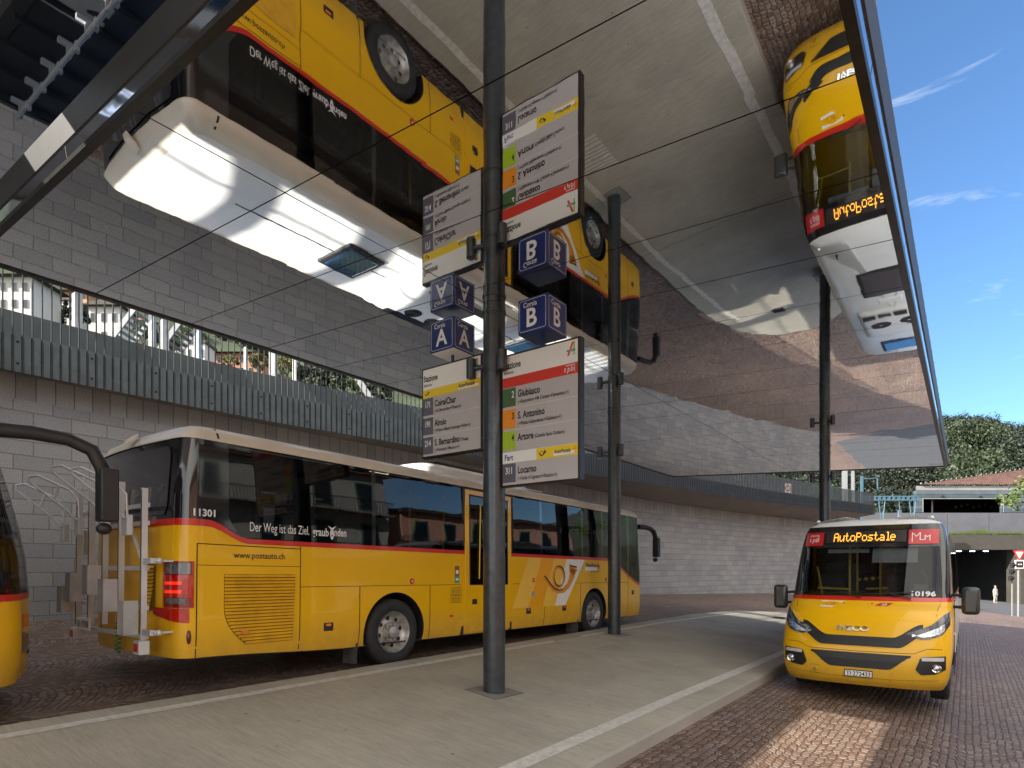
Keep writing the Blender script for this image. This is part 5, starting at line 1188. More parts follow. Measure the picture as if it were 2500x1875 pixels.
# wheels turned slightly
for sg in (1, -1):
    for yc in (1.32, 5.6): w_ = wheel(bus, sg*1.085, yc, .385, w_=.24, out=sg, rr_=.24, ten=6)
    b = MB(); b.box(sg*.86, sg*1.09, 1.80, 1.82, .12, .42); b.build('mudflap', BLK, bus)
# side details
b = MB()
for y in (1.62, 2.7, 4.2, 7.0): b.box(1.145, 1.154, y-.005, y+.005, .35, 1.56)
b.box(1.145, 1.153, 1.9, 8.3, .60, .605); b.build('side_seam', GAP, bus)
b = MB(); b.box(1.145, 1.157, 1.35, 1.60, 1.02, 1.045); b.box(1.145, 1.165, 2.1, 2.2, .9, .96); b.build('side_trim', ALU, bus, bevel=.003)
b = MB(); b.box(1.14, 1.1515, 2.6, 8.0, .62, 1.50); b.build('side_artwork', WPR, bus)
# cab interior
b = MB(); b.box(-1.0, 1.0, 1.25, 8.3, .75, .80); b.grid(lambda u, v: ((u*2-1)*.98, 1.05+.45*v+.15*(u*2-1)**2, 1.50+.10*math.sin(v*2)), 10, 4); b.box(-.98, .98, 8.2, 8.4, .8, 2.7); b.box(-.9, .9, 2.0, 8.2, 2.72, 2.76); b.build('cabin_lining', FLOORM, bus)
b = MB(); n_ = 24; b.tube([(.42+.20*math.cos(2*math.pi*k/n_), 1.50+.06*math.sin(2*math.pi*k/n_), 1.62+.19*math.sin(2*math.pi*k/n_)) for k in range(n_+1)], .015, 8, caps=False); b.tube([(.42, 1.6, 1.4), (.42, 1.52, 1.62)], .02, 6); b.build('steering_wheel', BLK, bus, smooth=True)
s_m = MB(); s_m.box(-.24, .24, .0, .12, .0, .72); s_m.box(-.24, .24, -.45, .0, -.06, .08); s_m.box(-.14, .14, .01, .11, .70, .92); sm1 = s_m.build('seat', SEAT, bus, bevel=.05); sm1.location = (.42, 2.15, 1.25)
for x_, y_, z_ in ((-.30, 2.9, 1.25), (-.78, 2.9, 1.25), (-.78, 3.8, 1.25), (-.3, 3.8, 1.25), (.4, 3.8, 1.25), (.8, 3.8, 1.25), (.4, 4.8, 1.25), (-.6, 4.8, 1.25)):
    o = sm1.copy(); COL.objects.link(o); o.parent = bus; o.location = (x_, y_, z_)
for p_ in ([(-.35, 1.75, 1.45), (-.35, 1.75, 2.5)], [(-.85, 1.7, 1.72), (-.35, 1.75, 1.70)], [(-.15, 2.2, 1.70), (.20, 2.2, 1.72)], [(.05, 2.4, 1.5), (.05, 2.4, 2.6)], [(-.80, 1.9, 1.5), (-.86, 1.9, 1.9), (-.9, 1.9, 2.1)], [(-.34, 2.6, 1.5), (-.34, 2.6, 2.6)], [(.85, 2.5, 1.7), (.6, 2.5, 1.7)]):
    b = MB(); b.tube(p_, .018, 8); b.build('grab_pole', YPOLE, bus, smooth=True)
b = MB()
for k in range(4): b.add([(-.33+k*.11, 2.42, 1.86+.01*k), (-.28+k*.11, 2.42, 1.83+.01*k), (-.25+k*.11, 2.42, 1.87+.01*k), (-.30+k*.11, 2.42, 1.90+.01*k)], [(0, 1, 2, 3)])
b.build('barrier_tape', YPOLE, bus)
for x0, x1, z0 in ((-.62, .0, 2.33), (.05, .68, 2.16)):
    b = MB(); b.grid(lambda u, v: (x0+(x1-x0)*u, lerp(z0+(2.40-z0)*v, PF)+.05+.05, z0+(2.40-z0)*v), 3, 2); b.build('sun_blind', mat('grey blind', (.42, .43, .43), .7), bus)
b = MB(); b.box(.60, .80, 1.62, 1.70, 1.62, 1.80); b.tube([(.75, 1.7, 1.6), (.78, 1.75, 1.9), (.70, 1.8, 2.05)], .012, 6); b.build('ticket_machine', mat('machine grey', (.2, .2, .2), .4), bus)
# ================================================================ SURROUNDINGS
def leafmat(name, c1, c2):
    m = bpy.data.materials.new(name); m.use_nodes = True; nt = m.node_tree; b = nt.nodes['Principled BSDF']; L = nt.links.new
    g = N(nt, 'ShaderNodeNewGeometry'); oi = N(nt, 'ShaderNodeTexCoord'); n = N(nt, 'ShaderNodeTexNoise', Scale=0.7, Detail=3.0); L(oi.outputs['Object'], n.inputs['Vector'])
    mx = N(nt, 'ShaderNodeMixRGB'); ad = N(nt, 'ShaderNodeMath', operation='ADD'); L(g.outputs['Random Per Island'], ad.inputs[0]); L(n.outputs['Fac'], ad.inputs[1])
    ml = N(nt, 'ShaderNodeMath', operation='MULTIPLY'); L(ad.outputs[0], ml.inputs[0]); ml.inputs[1].default_value = .5; L(ml.outputs[0], mx.inputs[0])
    mx.inputs[1].default_value = (*c1, 1); mx.inputs[2].default_value = (*c2, 1); L(mx.outputs[0], b.inputs['Base Color']); b.inputs['Roughness'].default_value = .6
    return m
LEAF = [leafmat('dark leaves', (.004, .010, .006), (.016, .028, .011)), leafmat('mid leaves', (.009, .021, .009), (.034, .052, .015)), leafmat('yellowing leaves', (.07, .08, .012), (.15, .12, .018)), leafmat('bright leaves', (.04, .075, .012), (.12, .17, .030))]
BARK = mat('bark', (.10, .08, .06), .9, var=.3, nscale=10)
def crown_mesh(rad, ht, nclump, nleaf, ls, seed, conifer=False):
    r_ = random.Random(seed); b = MB(); cl = []
    for i in range(nclump):
        if conifer: f = r_.random(); a = r_.uniform(0, 6.28); rr_ = rad*(1-f)*r_.uniform(.5, 1); c = Vector((rr_*math.cos(a), rr_*math.sin(a), ht*f)); cr = rad*.30*(1.15-f)
        else:
            a, e = r_.uniform(0, 6.28), r_.uniform(-.35, 1.4); q = r_.uniform(.45, 1)**.5; c = Vector((rad*q*math.cos(a)*math.cos(e), rad*q*math.sin(a)*math.cos(e), ht*.5+ht*.48*q*math.sin(e))); cr = rad*r_.uniform(.20, .36)
        cl.append((c, cr))
    for c, cr in cl:
        for k in range(nleaf):
            d = Vector((r_.gauss(0, 1), r_.gauss(0, 1), r_.gauss(0, 1))).normalized(); p = c+d*cr*r_.uniform(.6, 1.05)
            nn = (d+Vector((r_.gauss(0, .6), r_.gauss(0, .6), r_.gauss(0, .6)+.3))).normalized(); u = nn.orthogonal().normalized(); v = nn.cross(u); a = r_.uniform(0, 6.28)
            u, v = u*math.cos(a)+v*math.sin(a), v*math.cos(a)-u*math.sin(a); s = ls*r_.uniform(.6, 1.3)
            b.add([p-u*s, p-v*s*.55, p+u*s, p+v*s*.55], [(0, 1, 2, 3)])
    return b, [c for c, _ in cl]
def make_tree(label, rad, ht, trunk_h, nclump, nleaf, ls, seed, mi, conifer=False, name='tree', group=None):
    r_ = bpy.data.objects.new(name, None); COL.objects.link(r_); tag(r_, label, 'tree', group)
    b, cl = crown_mesh(rad, ht, nclump, nleaf, ls, seed, conifer); c = b.build('crown', LEAF[mi], r_); c.location.z = trunk_h
    t = MB(); t.tube([(0, 0, -1.0), (.02*rad, 0, trunk_h*.6), (0, .03*rad, trunk_h+ht*.35), (0, 0, trunk_h+ht*(.9 if conifer else .6))], [rad*.09, rad*.07, rad*.045, rad*.01], 8)
    for q in cl[:9]: t.tube([(0, 0, trunk_h*.8), (q.x*.5, q.y*.5, trunk_h+q.z*.6), (q.x, q.y, trunk_h+q.z)], [rad*.04, rad*.025, rad*.008], 5)
    t.build('trunk', BARK, r_, smooth=True); return r_
HILLM = mat('wooded slope ground', (.035, .042, .018), .95, var=.35, nscale=.15)
# --- right: wooded hill
def hill_r(X, Y):
    d = (X-60)*.30+(Y-95)*.95          # distance up the slope
    ridge = lerp(X/max(1, Y), [(.35, 31), (.62, 33), (.72, 31), (.84, 25), (1.0, 22), (1.3, 14)])
    return min(ridge, max(-2, .48*(d-12)))+1.5*math.sin(X*.08)*math.cos(Y*.07)
b = MB(); xs = [-20+8*i for i in range(36)]; ys = [90+8*i for i in range(22)]
b.v = [(x, y, hill_r(x, y)-1.5 if y > 92 else -6) for y in ys for x in xs]
b.f = [(j*36+i, j*36+i+1, (j+1)*36+i+1, (j+1)*36+i) for j in range(21) for i in range(35)]; b.m = [0]*len(b.f); b.build('hill', HILLM, kind='structure')
rt_ = random.Random(11)
protos = [make_tree('', 5.2, 9.5, 2.0, 40, 190, .21, 20+i, (0, 0, 1, 0, 1, 3)[i], group='trees covering the hill behind the tiled building') for i in range(6)]
for p_ in protos: p_.name = 'hill_tree'
plan = []
Y = 100
while Y < 230:
    q0, q1 = .23, .98
    n_ = int((q1-q0)*Y/6.6)
    for k in range(n_):
        q = q0+(q1-q0)*(k+rt_.uniform(.1, .9))/n_; y_ = Y+rt_.uniform(-3, 3); plan.append((q*y_, y_))
    Y += 8.0
vis = []
for X_, Y_ in plan:
    z = hill_r(X_, Y_)
    if z < -1: z = -2
    vis.append((X_, Y_, z))
LBT = ['dark tree with a rounded crown on the wooded hill behind the tiled building', 'mid green tree among the darker ones on the wooded hill', 'light green sunlit tree on the ridge of the wooded hill']
for i, (X_, Y_, z) in enumerate(vis):
    top_ = Y_ > 165 and X_/Y_ > .68
    zn = math.sin(X_*.09+1)*math.cos(Y_*.07)+.9*math.sin(X_*.21+Y_*.13)
    pi = (rt_.choice([2, 4, 2]) if zn > .6 else rt_.choice([0, 1, 3])) if not top_ else rt_.choice([2, 4, 5, 0, 2])  # sunlit and shaded clumps are put into the leaf tones, by zone and ridge
    p_ = protos[pi]; c = copy_tree(p_)
    c.location = (X_, Y_, z-1.5); s_ = rt_.uniform(.8, 1.35); c.scale = (s_, s_, s_*rt_.uniform(.85, 1.25)); c.rotation_euler = (0, 0, rt_.uniform(0, 6.28))
    c['label'] = LBT[2 if pi == 5 else (1 if pi in (2, 4) else 0)]
for p_ in protos:
    for ch in list(p_.children): bpy.data.objects.remove(ch)
    bpy.data.objects.remove(p_)
# --- right: building with tiled roof above the underpass (facade roughly across the view)
GB = mat('blue grey cladding', (.06, .085, .105), .6, var=.2, nscale=.8); GB2 = mat('pale cladding', (.085, .115, .14), .6, var=.15, nscale=.8)
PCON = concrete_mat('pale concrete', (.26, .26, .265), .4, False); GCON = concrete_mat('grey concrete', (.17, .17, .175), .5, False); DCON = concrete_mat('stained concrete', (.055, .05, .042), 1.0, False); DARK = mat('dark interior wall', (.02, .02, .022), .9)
TILE = mat('clay roof tiles', (.105, .048, .034), .8, var=.3, nscale=1.5)
YB = 72.0
def bx(p): return (p-1250)/1487*YB
def bz(p): return ZC+(1390-p)/1487*YB
hb = thing('station_building', 'low blue grey clad building with red tiled roof above the underpass', 'building', 0, 0, 0, world=Vector((bx(2237), YB, bz(1251))))
o0 = hb.location
b = MB(); H_ = bz(1186)-o0.z; xr = bx(2640)-o0.x; rowh = H_*.83/6
xa, xb, za_, zb2 = bx(2254)-o0.x, bx(2449)-o0.x, 0.0, bz(1218)-o0.z
for k in range(6):
    z0, z1 = k*rowh, (k+1)*rowh-.03; mi = k % 2
    if z0 < zb2-.01:
        z1 = min(z1, zb2+.0) if z0 < zb2 < z1 else z1
        b.box(0, xa, 0, .5, z0, z1, mi); b.box(xb, xr, 0, .5, z0, z1, mi)
        if z1 == zb2: b.box(0, xr, .0, .5, zb2+.002, (k+1)*rowh-.03, mi)
    else: b.box(0, xr, 0, .5, z0, z1, mi)
b.build('cladding', [GB, GB2], hb)
b = MB(); b.box(-.02, xr, .05, .6, 6*rowh+.01, H_); b.box(0, xr, .6, 9.6, H_-.3, H_-.02); b.box(0, .3, .6, 9.6, 0, H_-.3); b.build('eaves_band', PCON, hb)
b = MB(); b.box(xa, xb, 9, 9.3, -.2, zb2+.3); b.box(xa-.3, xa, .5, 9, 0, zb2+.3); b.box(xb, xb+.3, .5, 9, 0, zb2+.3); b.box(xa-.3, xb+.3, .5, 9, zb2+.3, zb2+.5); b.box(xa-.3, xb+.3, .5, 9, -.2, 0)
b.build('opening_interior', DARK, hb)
OPEN = True
b = MB(); b.box(xa+1.0, xa+1.2, 1, 8.5, 0, zb2+.1); 
for k in range(9): b.box(xa+4+k*.75, xa+4.25+k*.75, 5, 5.3, zb2-.6+.15*(k % 3), zb2-.3+.15*(k % 3))
b.build('interior_fitting', GCON, hb)
b = MB(); b.box(xa-.08, xa, -.03, .1, 0, zb2); b.box(xb, xb+.08, -.03, .1, 0, zb2); b.box(xa-.08, xb+.08, -.03, .1, zb2, zb2+.08); b.build('opening_frame', PCON, hb)
b = MB()
for px in (2301, 2393): b.box(bx(px)-o0.x-.13, bx(px)-o0.x+.13, -.12, 0, bz(1212)-o0.z-.1, bz(1212)-o0.z+.1)
b.build('vent', BLK, hb)
rx0, rz0 = bx(2248)-o0.x, H_+.12; rb_ = MB(); nt_ = 46; xe = bx(2700)-o0.x
slope = (bz(1133)-bz(1182))/(bx(2500)-bx(2248))
# roof plane rising to the right and back, ribbed like tiles
for k in range(120):
    x = rx0+k*.28
    if x > xe: break
    zt = rz0+slope*(x-rx0)*1.0
    dep = (x-rx0)*.35; b0 = (x, -.15, rz0-.0); 
    rb_.add([(x, -.2, rz0), (x+.14, -.2, rz0+.05), (x+.14, dep+.1, zt+.10), (x, dep, zt+.02)], [(0, 1, 2, 3)]); rb_.add([(x+.14, -.2, rz0+.05), (x+.28, -.2, rz0), (x+.28, dep+.2, zt+.10), (x+.14, dep+.1, zt+.10)], [(0, 1, 2, 3)])
rb_.build('roof', TILE, hb)
b = MB()
for k in range(60):
    x = rx0+k*.62; 
    if x < xe: b.ball((x, (x-rx0)*.35, rz0+slope*(x-rx0)+.14), .11, n=6)
b.build('ridge_tile', PCON, hb)
for ch in hb.children:          # the plan is a parallelogram: its side walls run away along the tracks
    for v in ch.data.vertices:
        if v.co.y > .55 or ch.name.startswith(('roof', 'ridge')): v.co.x += .68*max(0, v.co.y-.05)
# retaining wall of panels and underpass below
rw = thing('retaining_wall', 'long plain grey panel wall above the underpass mouth', 'wall', 0, 0, 0, world=Vector((bx(2050), 70.5, 0)))
o1 = rw.location; f70 = 70.5/72
def X70(p): return bx(p)*f70-o1.x
def Z70(p): return ZC+(1390-p)/1487*70.5
for i, (p0, p1) in enumerate(((2100, 2236), (2236, 2313), (2313, 2415), (2415, 2520), (2520, 2640))):
    b = MB(); b.box(X70(p0)+.03, X70(p1)-.03, 0, .3, Z70(1303), Z70(1252)); b.build('wall_panel', mat('grey wall panel', (.095, .10, .118), .7, var=.1, nscale=.7), rw)
b = MB(); b.box(X70(2050), X70(2640), .05, .25, Z70(1303), Z70(1253)); b.build('backing', DARK, rw)
gb = MB(); rg = random.Random(5)
for k in range(900):
    x = rg.uniform(X70(2240), X70(2640)); h = rg.uniform(.1, .45)*(1.8 if abs(x-X70(2385)) < 1 else 1); y = rg.uniform(-.8, -.1); dx = rg.uniform(-.1, .1)
    gb.add([(x-.04, y, Z70(1304)), (x+.04, y, Z70(1304)), (x+dx, y-.03, Z70(1304)+h)], [(0, 1, 2)])
go = gb.build('grass', LEAF[3]); go.location = o1; tag(go, 'strip of grass growing along the top of the underpass wall', 'grass', kind='stuff')
un = thing('underpass', 'dark road underpass with stained concrete lintel and ceiling lamps', 'underpass', 0, 0, 0, world=Vector((0, 69.3, 0)))
def X69(p): return (p-1250)/1487*69.3
def Z69(p): return ZC+(1390-p)/1487*69.3
gz = Z69(1474)
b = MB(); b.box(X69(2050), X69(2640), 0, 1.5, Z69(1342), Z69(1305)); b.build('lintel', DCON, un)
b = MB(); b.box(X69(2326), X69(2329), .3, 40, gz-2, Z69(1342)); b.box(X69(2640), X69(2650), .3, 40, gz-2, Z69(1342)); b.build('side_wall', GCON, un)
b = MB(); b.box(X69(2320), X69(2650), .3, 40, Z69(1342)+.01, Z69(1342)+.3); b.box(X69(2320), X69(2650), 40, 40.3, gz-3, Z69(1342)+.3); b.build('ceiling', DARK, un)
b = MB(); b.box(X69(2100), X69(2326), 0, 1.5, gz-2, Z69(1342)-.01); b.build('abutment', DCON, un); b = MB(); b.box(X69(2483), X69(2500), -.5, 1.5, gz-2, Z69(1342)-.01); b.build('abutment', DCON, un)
for k in range(4):
    for j in range(3): b = MB(); b.box(X69(2350)+k*1.6+j*.1, X69(2350)+k*1.6+.5+j*.1, 3+j*6, 3.2+j*6, Z69(1342)-.12, Z69(1342)-.05); b.build('ceiling_lamp', mat('tunnel lamp', (.8, .85, .9), .5, emis=(.8, .9, 1), estr=3), un)
# --- street furniture at the right
def Rz(X, Y): s = CA*X-SA*Y; t = SA*X+CA*Y; return road_z(s, t, -.147 if t > 44 else -.155)
P0 = on_y(2486, 1497, 34.0); gzs = Rz(P0.x, P0.y)
sn = thing('give_way_sign', 'red and white give way triangle on a grey pole at the far right', 'sign', 0, 0, 0, world=Vector((P0.x, P0.y, gzs)))
STEEL = mat('galvanised steel', (.35, .36, .37), .45, metal=.6)
top = on_y(2486, 1345, 34).z-gzs
b = MB(); b.tube([(0, 0, -.3), (0, 0, top)], .055, 12); b.build('pole', STEEL, sn, smooth=True)
def tri(b, r_, y, mi): b.prism([(r_*math.cos(R(a)), y, top-.18+r_*math.sin(R(a))) for a in (30, 150, 270)], (0, .02, 0), mi)
b = MB(); tri(b, .42, -.08, 0); so_ = b.build('sign_plate', REDP, sn); b = MB(); tri(b, .26, -.085, 0); b.build('sign_face', WTX, so_)
tz = on_y(2486, 1378, 34).z-gzs
b = MB(); b.box(-.26, .26, -.1, -.06, tz-.24, tz+.24); bo = b.build('sign_plate', WTX, sn, bevel=.04); b = MB(); b.box(-.20, .20, -.106, -.1, tz-.18, tz+.18); b.build('sign_face', INK, bo, bevel=.02); b = MB()
for k in range(3): b.box(-.1+k*.08, -.06+k*.08, -.111, -.107, tz-.03, tz+.04)
b.build('sign_symbol', WTX, bo)
tlx = on_y(2471, 1400, 33.5); tl_ = thing('traffic_signal', 'cluster of grey pedestrian signal heads beside the give way sign', 'traffic light', 0, 0, 0, world=Vector((tlx.x, 33.5, Rz(tlx.x, 33.5))))
b = MB(); zt = on_y(2471, 1400, 33.5).z-tl_.location.z; b.tube([(0, 0, -.3), (0, 0, zt+.6)], .04, 8); b.build('pole', STEEL, tl_)
for k in range(3): b = MB(); b.box(-.16-.05*k, .02-.05*k, -.18, -.04, zt+.30-.36*k, zt+.60-.36*k); h_ = b.build('signal_head', BLK, tl_, bevel=.02); b = MB(); b.lathe([(-.19, .06), (-.30, .065)], (-.07-.05*k, 0, zt+.45-.36*k), 'y', 12); b.build('visor', BLK, h_)
# --- railway gear right: portal beam, masts
BLU = mat('pale blue steel', (.07, .15, .21), .5, metal=.3)
def mast(px, y0, y1, Y, w_, m_, lab, name='catenary_mast', cat='mast', extra=None):
    a = on_y(px, y1, Y); z1 = on_y(px, y0, Y).z; t_ = thing(name, lab, cat, 0, 0, 0, world=a)
    b = MB(); b.box(-w_, w_, -w_, w_, -3, z1-a.z); b.build('post', m_, t_, bevel=.01)
    if extra: extra(t_, z1-a.z)
    return t_
def arm(t_, h): b = MB(); b.tube([(0, 0, h-.3), (1.4, 0, h-.2), (1.45, 0, h-1.2), (1.6, 0, h-1.3)], .05, 6); b.build('bracket', BLU, t_)
mast(2062, 1150, 1190, 50, .16, STEEL, 'pale square catenary mast just right of the farthest column')
mast(2082, 1150, 1195, 52, .10, STEEL, 'thinner pale mast right of the square one')
mast(2104, 1162, 1205, 56, .10, BLU, 'light blue tapering catenary mast with a small arm', extra=arm)
Yp = 66.0; pa = on_y(2111, 1220, Yp); pt = thing('signal_gantry', 'light blue lattice gantry crossing the tracks left of the tiled building', 'gantry', 0, 0, 0, world=pa)
Lg = on_y(2240, 1220, Yp).x-pa.x; hg = on_y(2111, 1213, Yp).z-pa.z
b = MB(); b.box(-.5, Lg, -.1, .1, hg-.02, hg+.10); b.box(-.5, Lg, -.1, .1, -.10, .02)
for k in range(12): b.box(k*Lg/11-.14, k*Lg/11+.14, -.09, .09, .0, hg)
b.build('lattice_beam', BLU, pt)
for px in (2153, 2228):
    x = on_y(px, 1220, Yp).x-pa.x; b = MB(); b.tube([(x-.35, 0, -.1), (x-.05, 0, -2.6)], .06, 5); b.tube([(x+.35, 0, -.1), (x+.05, 0, -2.6)], .06, 5); b.tube([(x-.3, 0, -.6), (x+.2, 0, -1.2), (x-.15, 0, -1.8), (x+.1, 0, -2.3)], .03, 5); b.build('lattice_leg', BLU, pt)
x = on_y(2196, 1220, Yp).x-pa.x; b = MB(); b.box(x-.18, x+.18, -.1, .1, -2.6, -1.1); b.tube([(x, 0, 0), (x, 0, -1.1)], .04, 5); b.build('signal_box', BLU, pt)
# round sign seen through the railing at the far end
ps = on_y(1923, 1193, 31.5); rs = thing('speed_sign', 'round red ringed sign on a white board behind the railing', 'sign', 0, 0, 0, world=ps)
b = MB(); b.box(-.17, .17, 0, .02, -.26, .26); b.build('board', WTX, rs); b = MB(); b.lathe([(-.01, .15), (-.015, .13), (-.01, .10)], (0, 0, .03), 'y', 24); b.build('ring', REDP, rs)
# --- left: hillside with houses behind the walkway
def hill_l(X, Y):
    d = math.hypot(X, Y); q = X/max(Y, 1); r_ = lerp(q, [(-2, .31), (-.84, .325), (-.235, .262), (0, .24)])
    return ZC+r_*min(d, 68)*max(0, min(1, (d-14)/16))+max(0, d-68)*.62-.4
b = MB(); xs = [-150+5*i for i in range(33)]; ys = [6+5*i for i in range(34)]; nx = len(xs)
b.v = [(x, y, hill_l(x, y)) for y in ys for x in xs]
SOK = lambda x, y: (CA*x-SA*y) < -21
for j in range(len(ys)-1):
    for i in range(nx-1):
        if SOK(xs[i+1], ys[j]) : b.f.append((j*nx+i, j*nx+i+1, (j+1)*nx+i+1, (j+1)*nx+i)); b.m.append(0)
b.build('hillside', mat('hillside green', (.05, .075, .03), .95, var=.4, nscale=.1), kind='structure')
b = MB()
b.box(-160, -18, -10, 60, -1, 4.9)
dk = b.build('railway_terrace', GCON); stframe(dk); dk.location = (0, 0, 0); tag(dk, kind='structure')
def house(lab, px0, px1, py0, py1, Y, wm, roofm, nf, nw, roof='flat', grp='houses on the hillside above the walkway'):
    a = on_y(px0, py1, Y); c = on_y(px1, py0, Y); w_, h = c.x-a.x, c.z-a.z
    t_ = thing('house', lab, 'house', 0, 0, 0, world=a, group=grp); d = w_*.7
    b = MB(); b.box(0, w_, 0, d, -8, h); b.build('wall', wm, t_)
    b = MB()
    if roof == 'gable': b.add([(-.4, -.4, h), (w_+.4, -.4, h), (w_+.4, d+.4, h), (-.4, d+.4, h), (w_/2, -.4, h+w_*.16), (w_/2, d+.4, h+w_*.16)], [(0, 1, 4), (1, 2, 5, 4), (2, 3, 5), (3, 0, 4, 5), (0, 3, 2, 1)])
    elif roof == 'hip': b.add([(-.5, -.5, h), (w_+.5, -.5, h), (w_+.5, d+.5, h), (-.5, d+.5, h), (w_*.3, d/2, h+w_*.10), (w_*.7, d/2, h+w_*.10)], [(0, 1, 5, 4), (1, 2, 5), (2, 3, 4, 5), (3, 0, 4), (0, 3, 2, 1)])
    else: b.box(-.15, w_+.15, -.15, d+.15, h, h+.25)
    b.build('roof', roofm, t_)
    for j in range(nf):
        for i in range(nw):
            x = w_*(i+.5)/nw; z = h*(j+.35)/nf; ww, wh = min(.5, w_/nw*.22), h/nf*.24
            q = MB(); q.box(x-ww, x+ww, -.06, .02, z-wh+.3*wh, z+wh+.3*wh); fr = q.build('window', mat('shutter frame', (.35, .35, .34), .7), t_)
            q = MB(); q.box(x-ww*.8, x+ww*.8, -.075, -.06, z-wh*.9+.3*wh, z+wh*.85+.3*wh); q.build('pane', mat('window pane dark', (.02, .03, .04), .15), fr)
    return t_
HW = mat('white render', (.46, .46, .45), .85, var=.06, nscale=.6); HO = mat('orange render', (.42, .24, .13), .85, var=.08); HS = mat('salmon render', (.36, .17, .11), .85, var=.1)
RD = mat('dark roof', (.06, .05, .045), .8); RT = mat('clay roof', (.25, .11, .07), .8, var=.3)
house('tall white house with balconies at the left end above the walkway', -60, 76, 676, 800, 42, HW, RD, 3, 5, 'hip')
house('low white house with small windows right of the tall white one', 80, 168, 734, 800, 50, HW, RD, 1, 3)
house('orange house high on the slope between white houses', 134, 214, 712, 752, 62, HO, RT, 2, 4, 'hip')
house('white gabled house beside the metal stairs', 214, 292, 748, 840, 50, HW, RD, 2, 3, 'gable')
house('long low white house beyond the metal stairs', 425, 500, 838, 880, 60, HW, RD, 1, 5)
house('wide salmon house with a dark roof farther along the hillside', 506, 640, 862, 915, 64, HS, RD, 2, 7, 'hip')
house('small white house half hidden by trees left of the stairs', 330, 372, 785, 830, 64, HW, RT, 1, 2, 'gable')
kinds = [('dark pointed conifer behind the low white house', 74, 110, 702, 745, 56, 0, True), ('small dark conifer right of the low white house', 150, 172, 735, 772, 47, 0, True), ('round dark tree in front of the white gabled house', 172, 216, 750, 805, 45, 0, False),
 ('low dark bush below the low white house', 97, 150, 764, 795, 45, 0, False), ('yellow green tree under the metal stairs', 328, 372, 792, 845, 45, 3, False), ('green tree behind the stairs', 372, 420, 800, 850, 64, 1, False),
 ('yellowing tree left of the salmon house front', 545, 582, 868, 905, 58, 2, False), ('yellowing tree right of the salmon house', 612, 655, 866, 915, 58, 2, False), ('bright yellow tree beyond the broad post', 674, 722, 870, 930, 58, 2, False),
 ('green tree above the long low white house', 438, 500, 806, 850, 72, 3, False), ('dark green tree above the salmon house', 500, 580, 822, 870, 76, 0, False), ('dark green tree right above the salmon house', 575, 660, 838, 880, 76, 0, False),
 ('dark tree just right of the slim white post', 725, 790, 885, 955, 60, 0, False), ('dark tree near the sloping steel strut', 780, 850, 898, 970, 60, 1, False), ('green tree behind the steel strut', 840, 900, 920, 985, 62, 3, False), ('dark tree glimpsed left of the route boards', 895, 960, 925, 1000, 62, 0, False),
 ('green tree above the gabled house roof', 225, 290, 722, 760, 66, 1, False), ('green tree left of the orange house', 108, 140, 706, 745, 66, 1, False), ('dark tree high on the slope above the orange house', 150, 230, 690, 720, 90, 1, False), ('dark tree high above the stairs', 290, 370, 745, 790, 85, 0, False), ('dark tree between stairs and long white house', 400, 440, 820, 870, 55, 1, False), ('dark tree high above the yellow trees', 660, 760, 860, 900, 80, 0, False)]
for i, (lab, p0, p1, y0, y1, Y, mi, con) in enumerate(kinds):
    a = on_y((p0+p1)/2, y1, Y); ht = on_y(p0, y0, Y).z-a.z; rad = (p1-p0)/1487*Y/2
    t_ = make_tree(lab, rad, ht, ht*.05, 34, 60, max(.10, rad*.11), 50+i, mi, con, 'conifer' if con else 'tree', 'trees on the hillside above the walkway'); t_.location = a
# metal stair towers behind the walkway
GST = mat('grey stair steel', (.22, .24, .26), .5, metal=.3)
st_ = thing('metal_stair', 'grey steel outdoor staircase rising behind the walkway railing', 'staircase', 0, 0, 0, world=on_y(265, 815, 24))
for i, (x0, z0, x1, z1) in enumerate(((0, -.3, 1.3, 1.4), (1.7, -1.0, 3.1, .9))):
    for dy in (0, 1.1):
        b = MB(); d = Vector((x1-x0, 0, z1-z0)).normalized(); nn = Vector((-d.z, 0, d.x))*.10; a_, c_ = Vector((x0, dy, z0)), Vector((x1, dy, z1)); b.prism([a_-nn, c_-nn, c_+nn, a_+nn], (0, .06, 0)); b.build('stringer', GST, st_)
    b = MB()
    for k in range(9): f = (k+.5)/9; b.box(x0+(x1-x0)*f-.11, x0+(x1-x0)*f+.09, .06, 1.1, z0+(z1-z0)*f-.015, z0+(z1-z0)*f+.015)
    b.build('tread', GST, st_)
    b = MB(); b.box(x1-.1, x1+.6, 0, 1.2, z1-.05, z1+.12); b.build('landing', GST, st_)
    b = MB(); b.box(x1+.15, x1+.35, .2, .4, -4, z1-.06); b.build('stair_post', STEEL, st_)
mast(719, 868, 975, 17.4, .045, WTX, 'slim white post standing behind the walkway railing', 'post', 'post')
mast(667, 850, 930, 30, .15, STEEL, 'broad pale post right of the salmon house', 'post', 'post')
mast(600, 848, 900, 30, .07, STEEL, 'thin lamp post in front of the salmon house', 'post', 'post')
b = MB(); pa, pb_ = on_y(865, 925, 20), on_y(905, 985, 20); t_ = thing('steel_strut', 'pale sloping steel strut behind the railing left of the route boards', 'strut', 0, 0, 0, world=pa); d = pb_-pa; b.prism([(0, 0, 0), (.22, 0, .0), (d.x+.22, 0, d.z), (d.x, 0, d.z)], (0, .15, 0)); b.build('beam', STEEL, t_)
# --- branch of a street tree entering at the right edge
br = make_tree('young tree with bright green leaves just touching the right frame edge', 1.1, 1.5, 6.3, 16, 50, .07, 99, 3); q = on_y(2540, 1210, 22); br.location = (q.x, q.y, Rz(q.x, q.y)); dz = q.z-br.location.z
for ch in br.children: ch.location.z = ch.location.z+dz-7.1
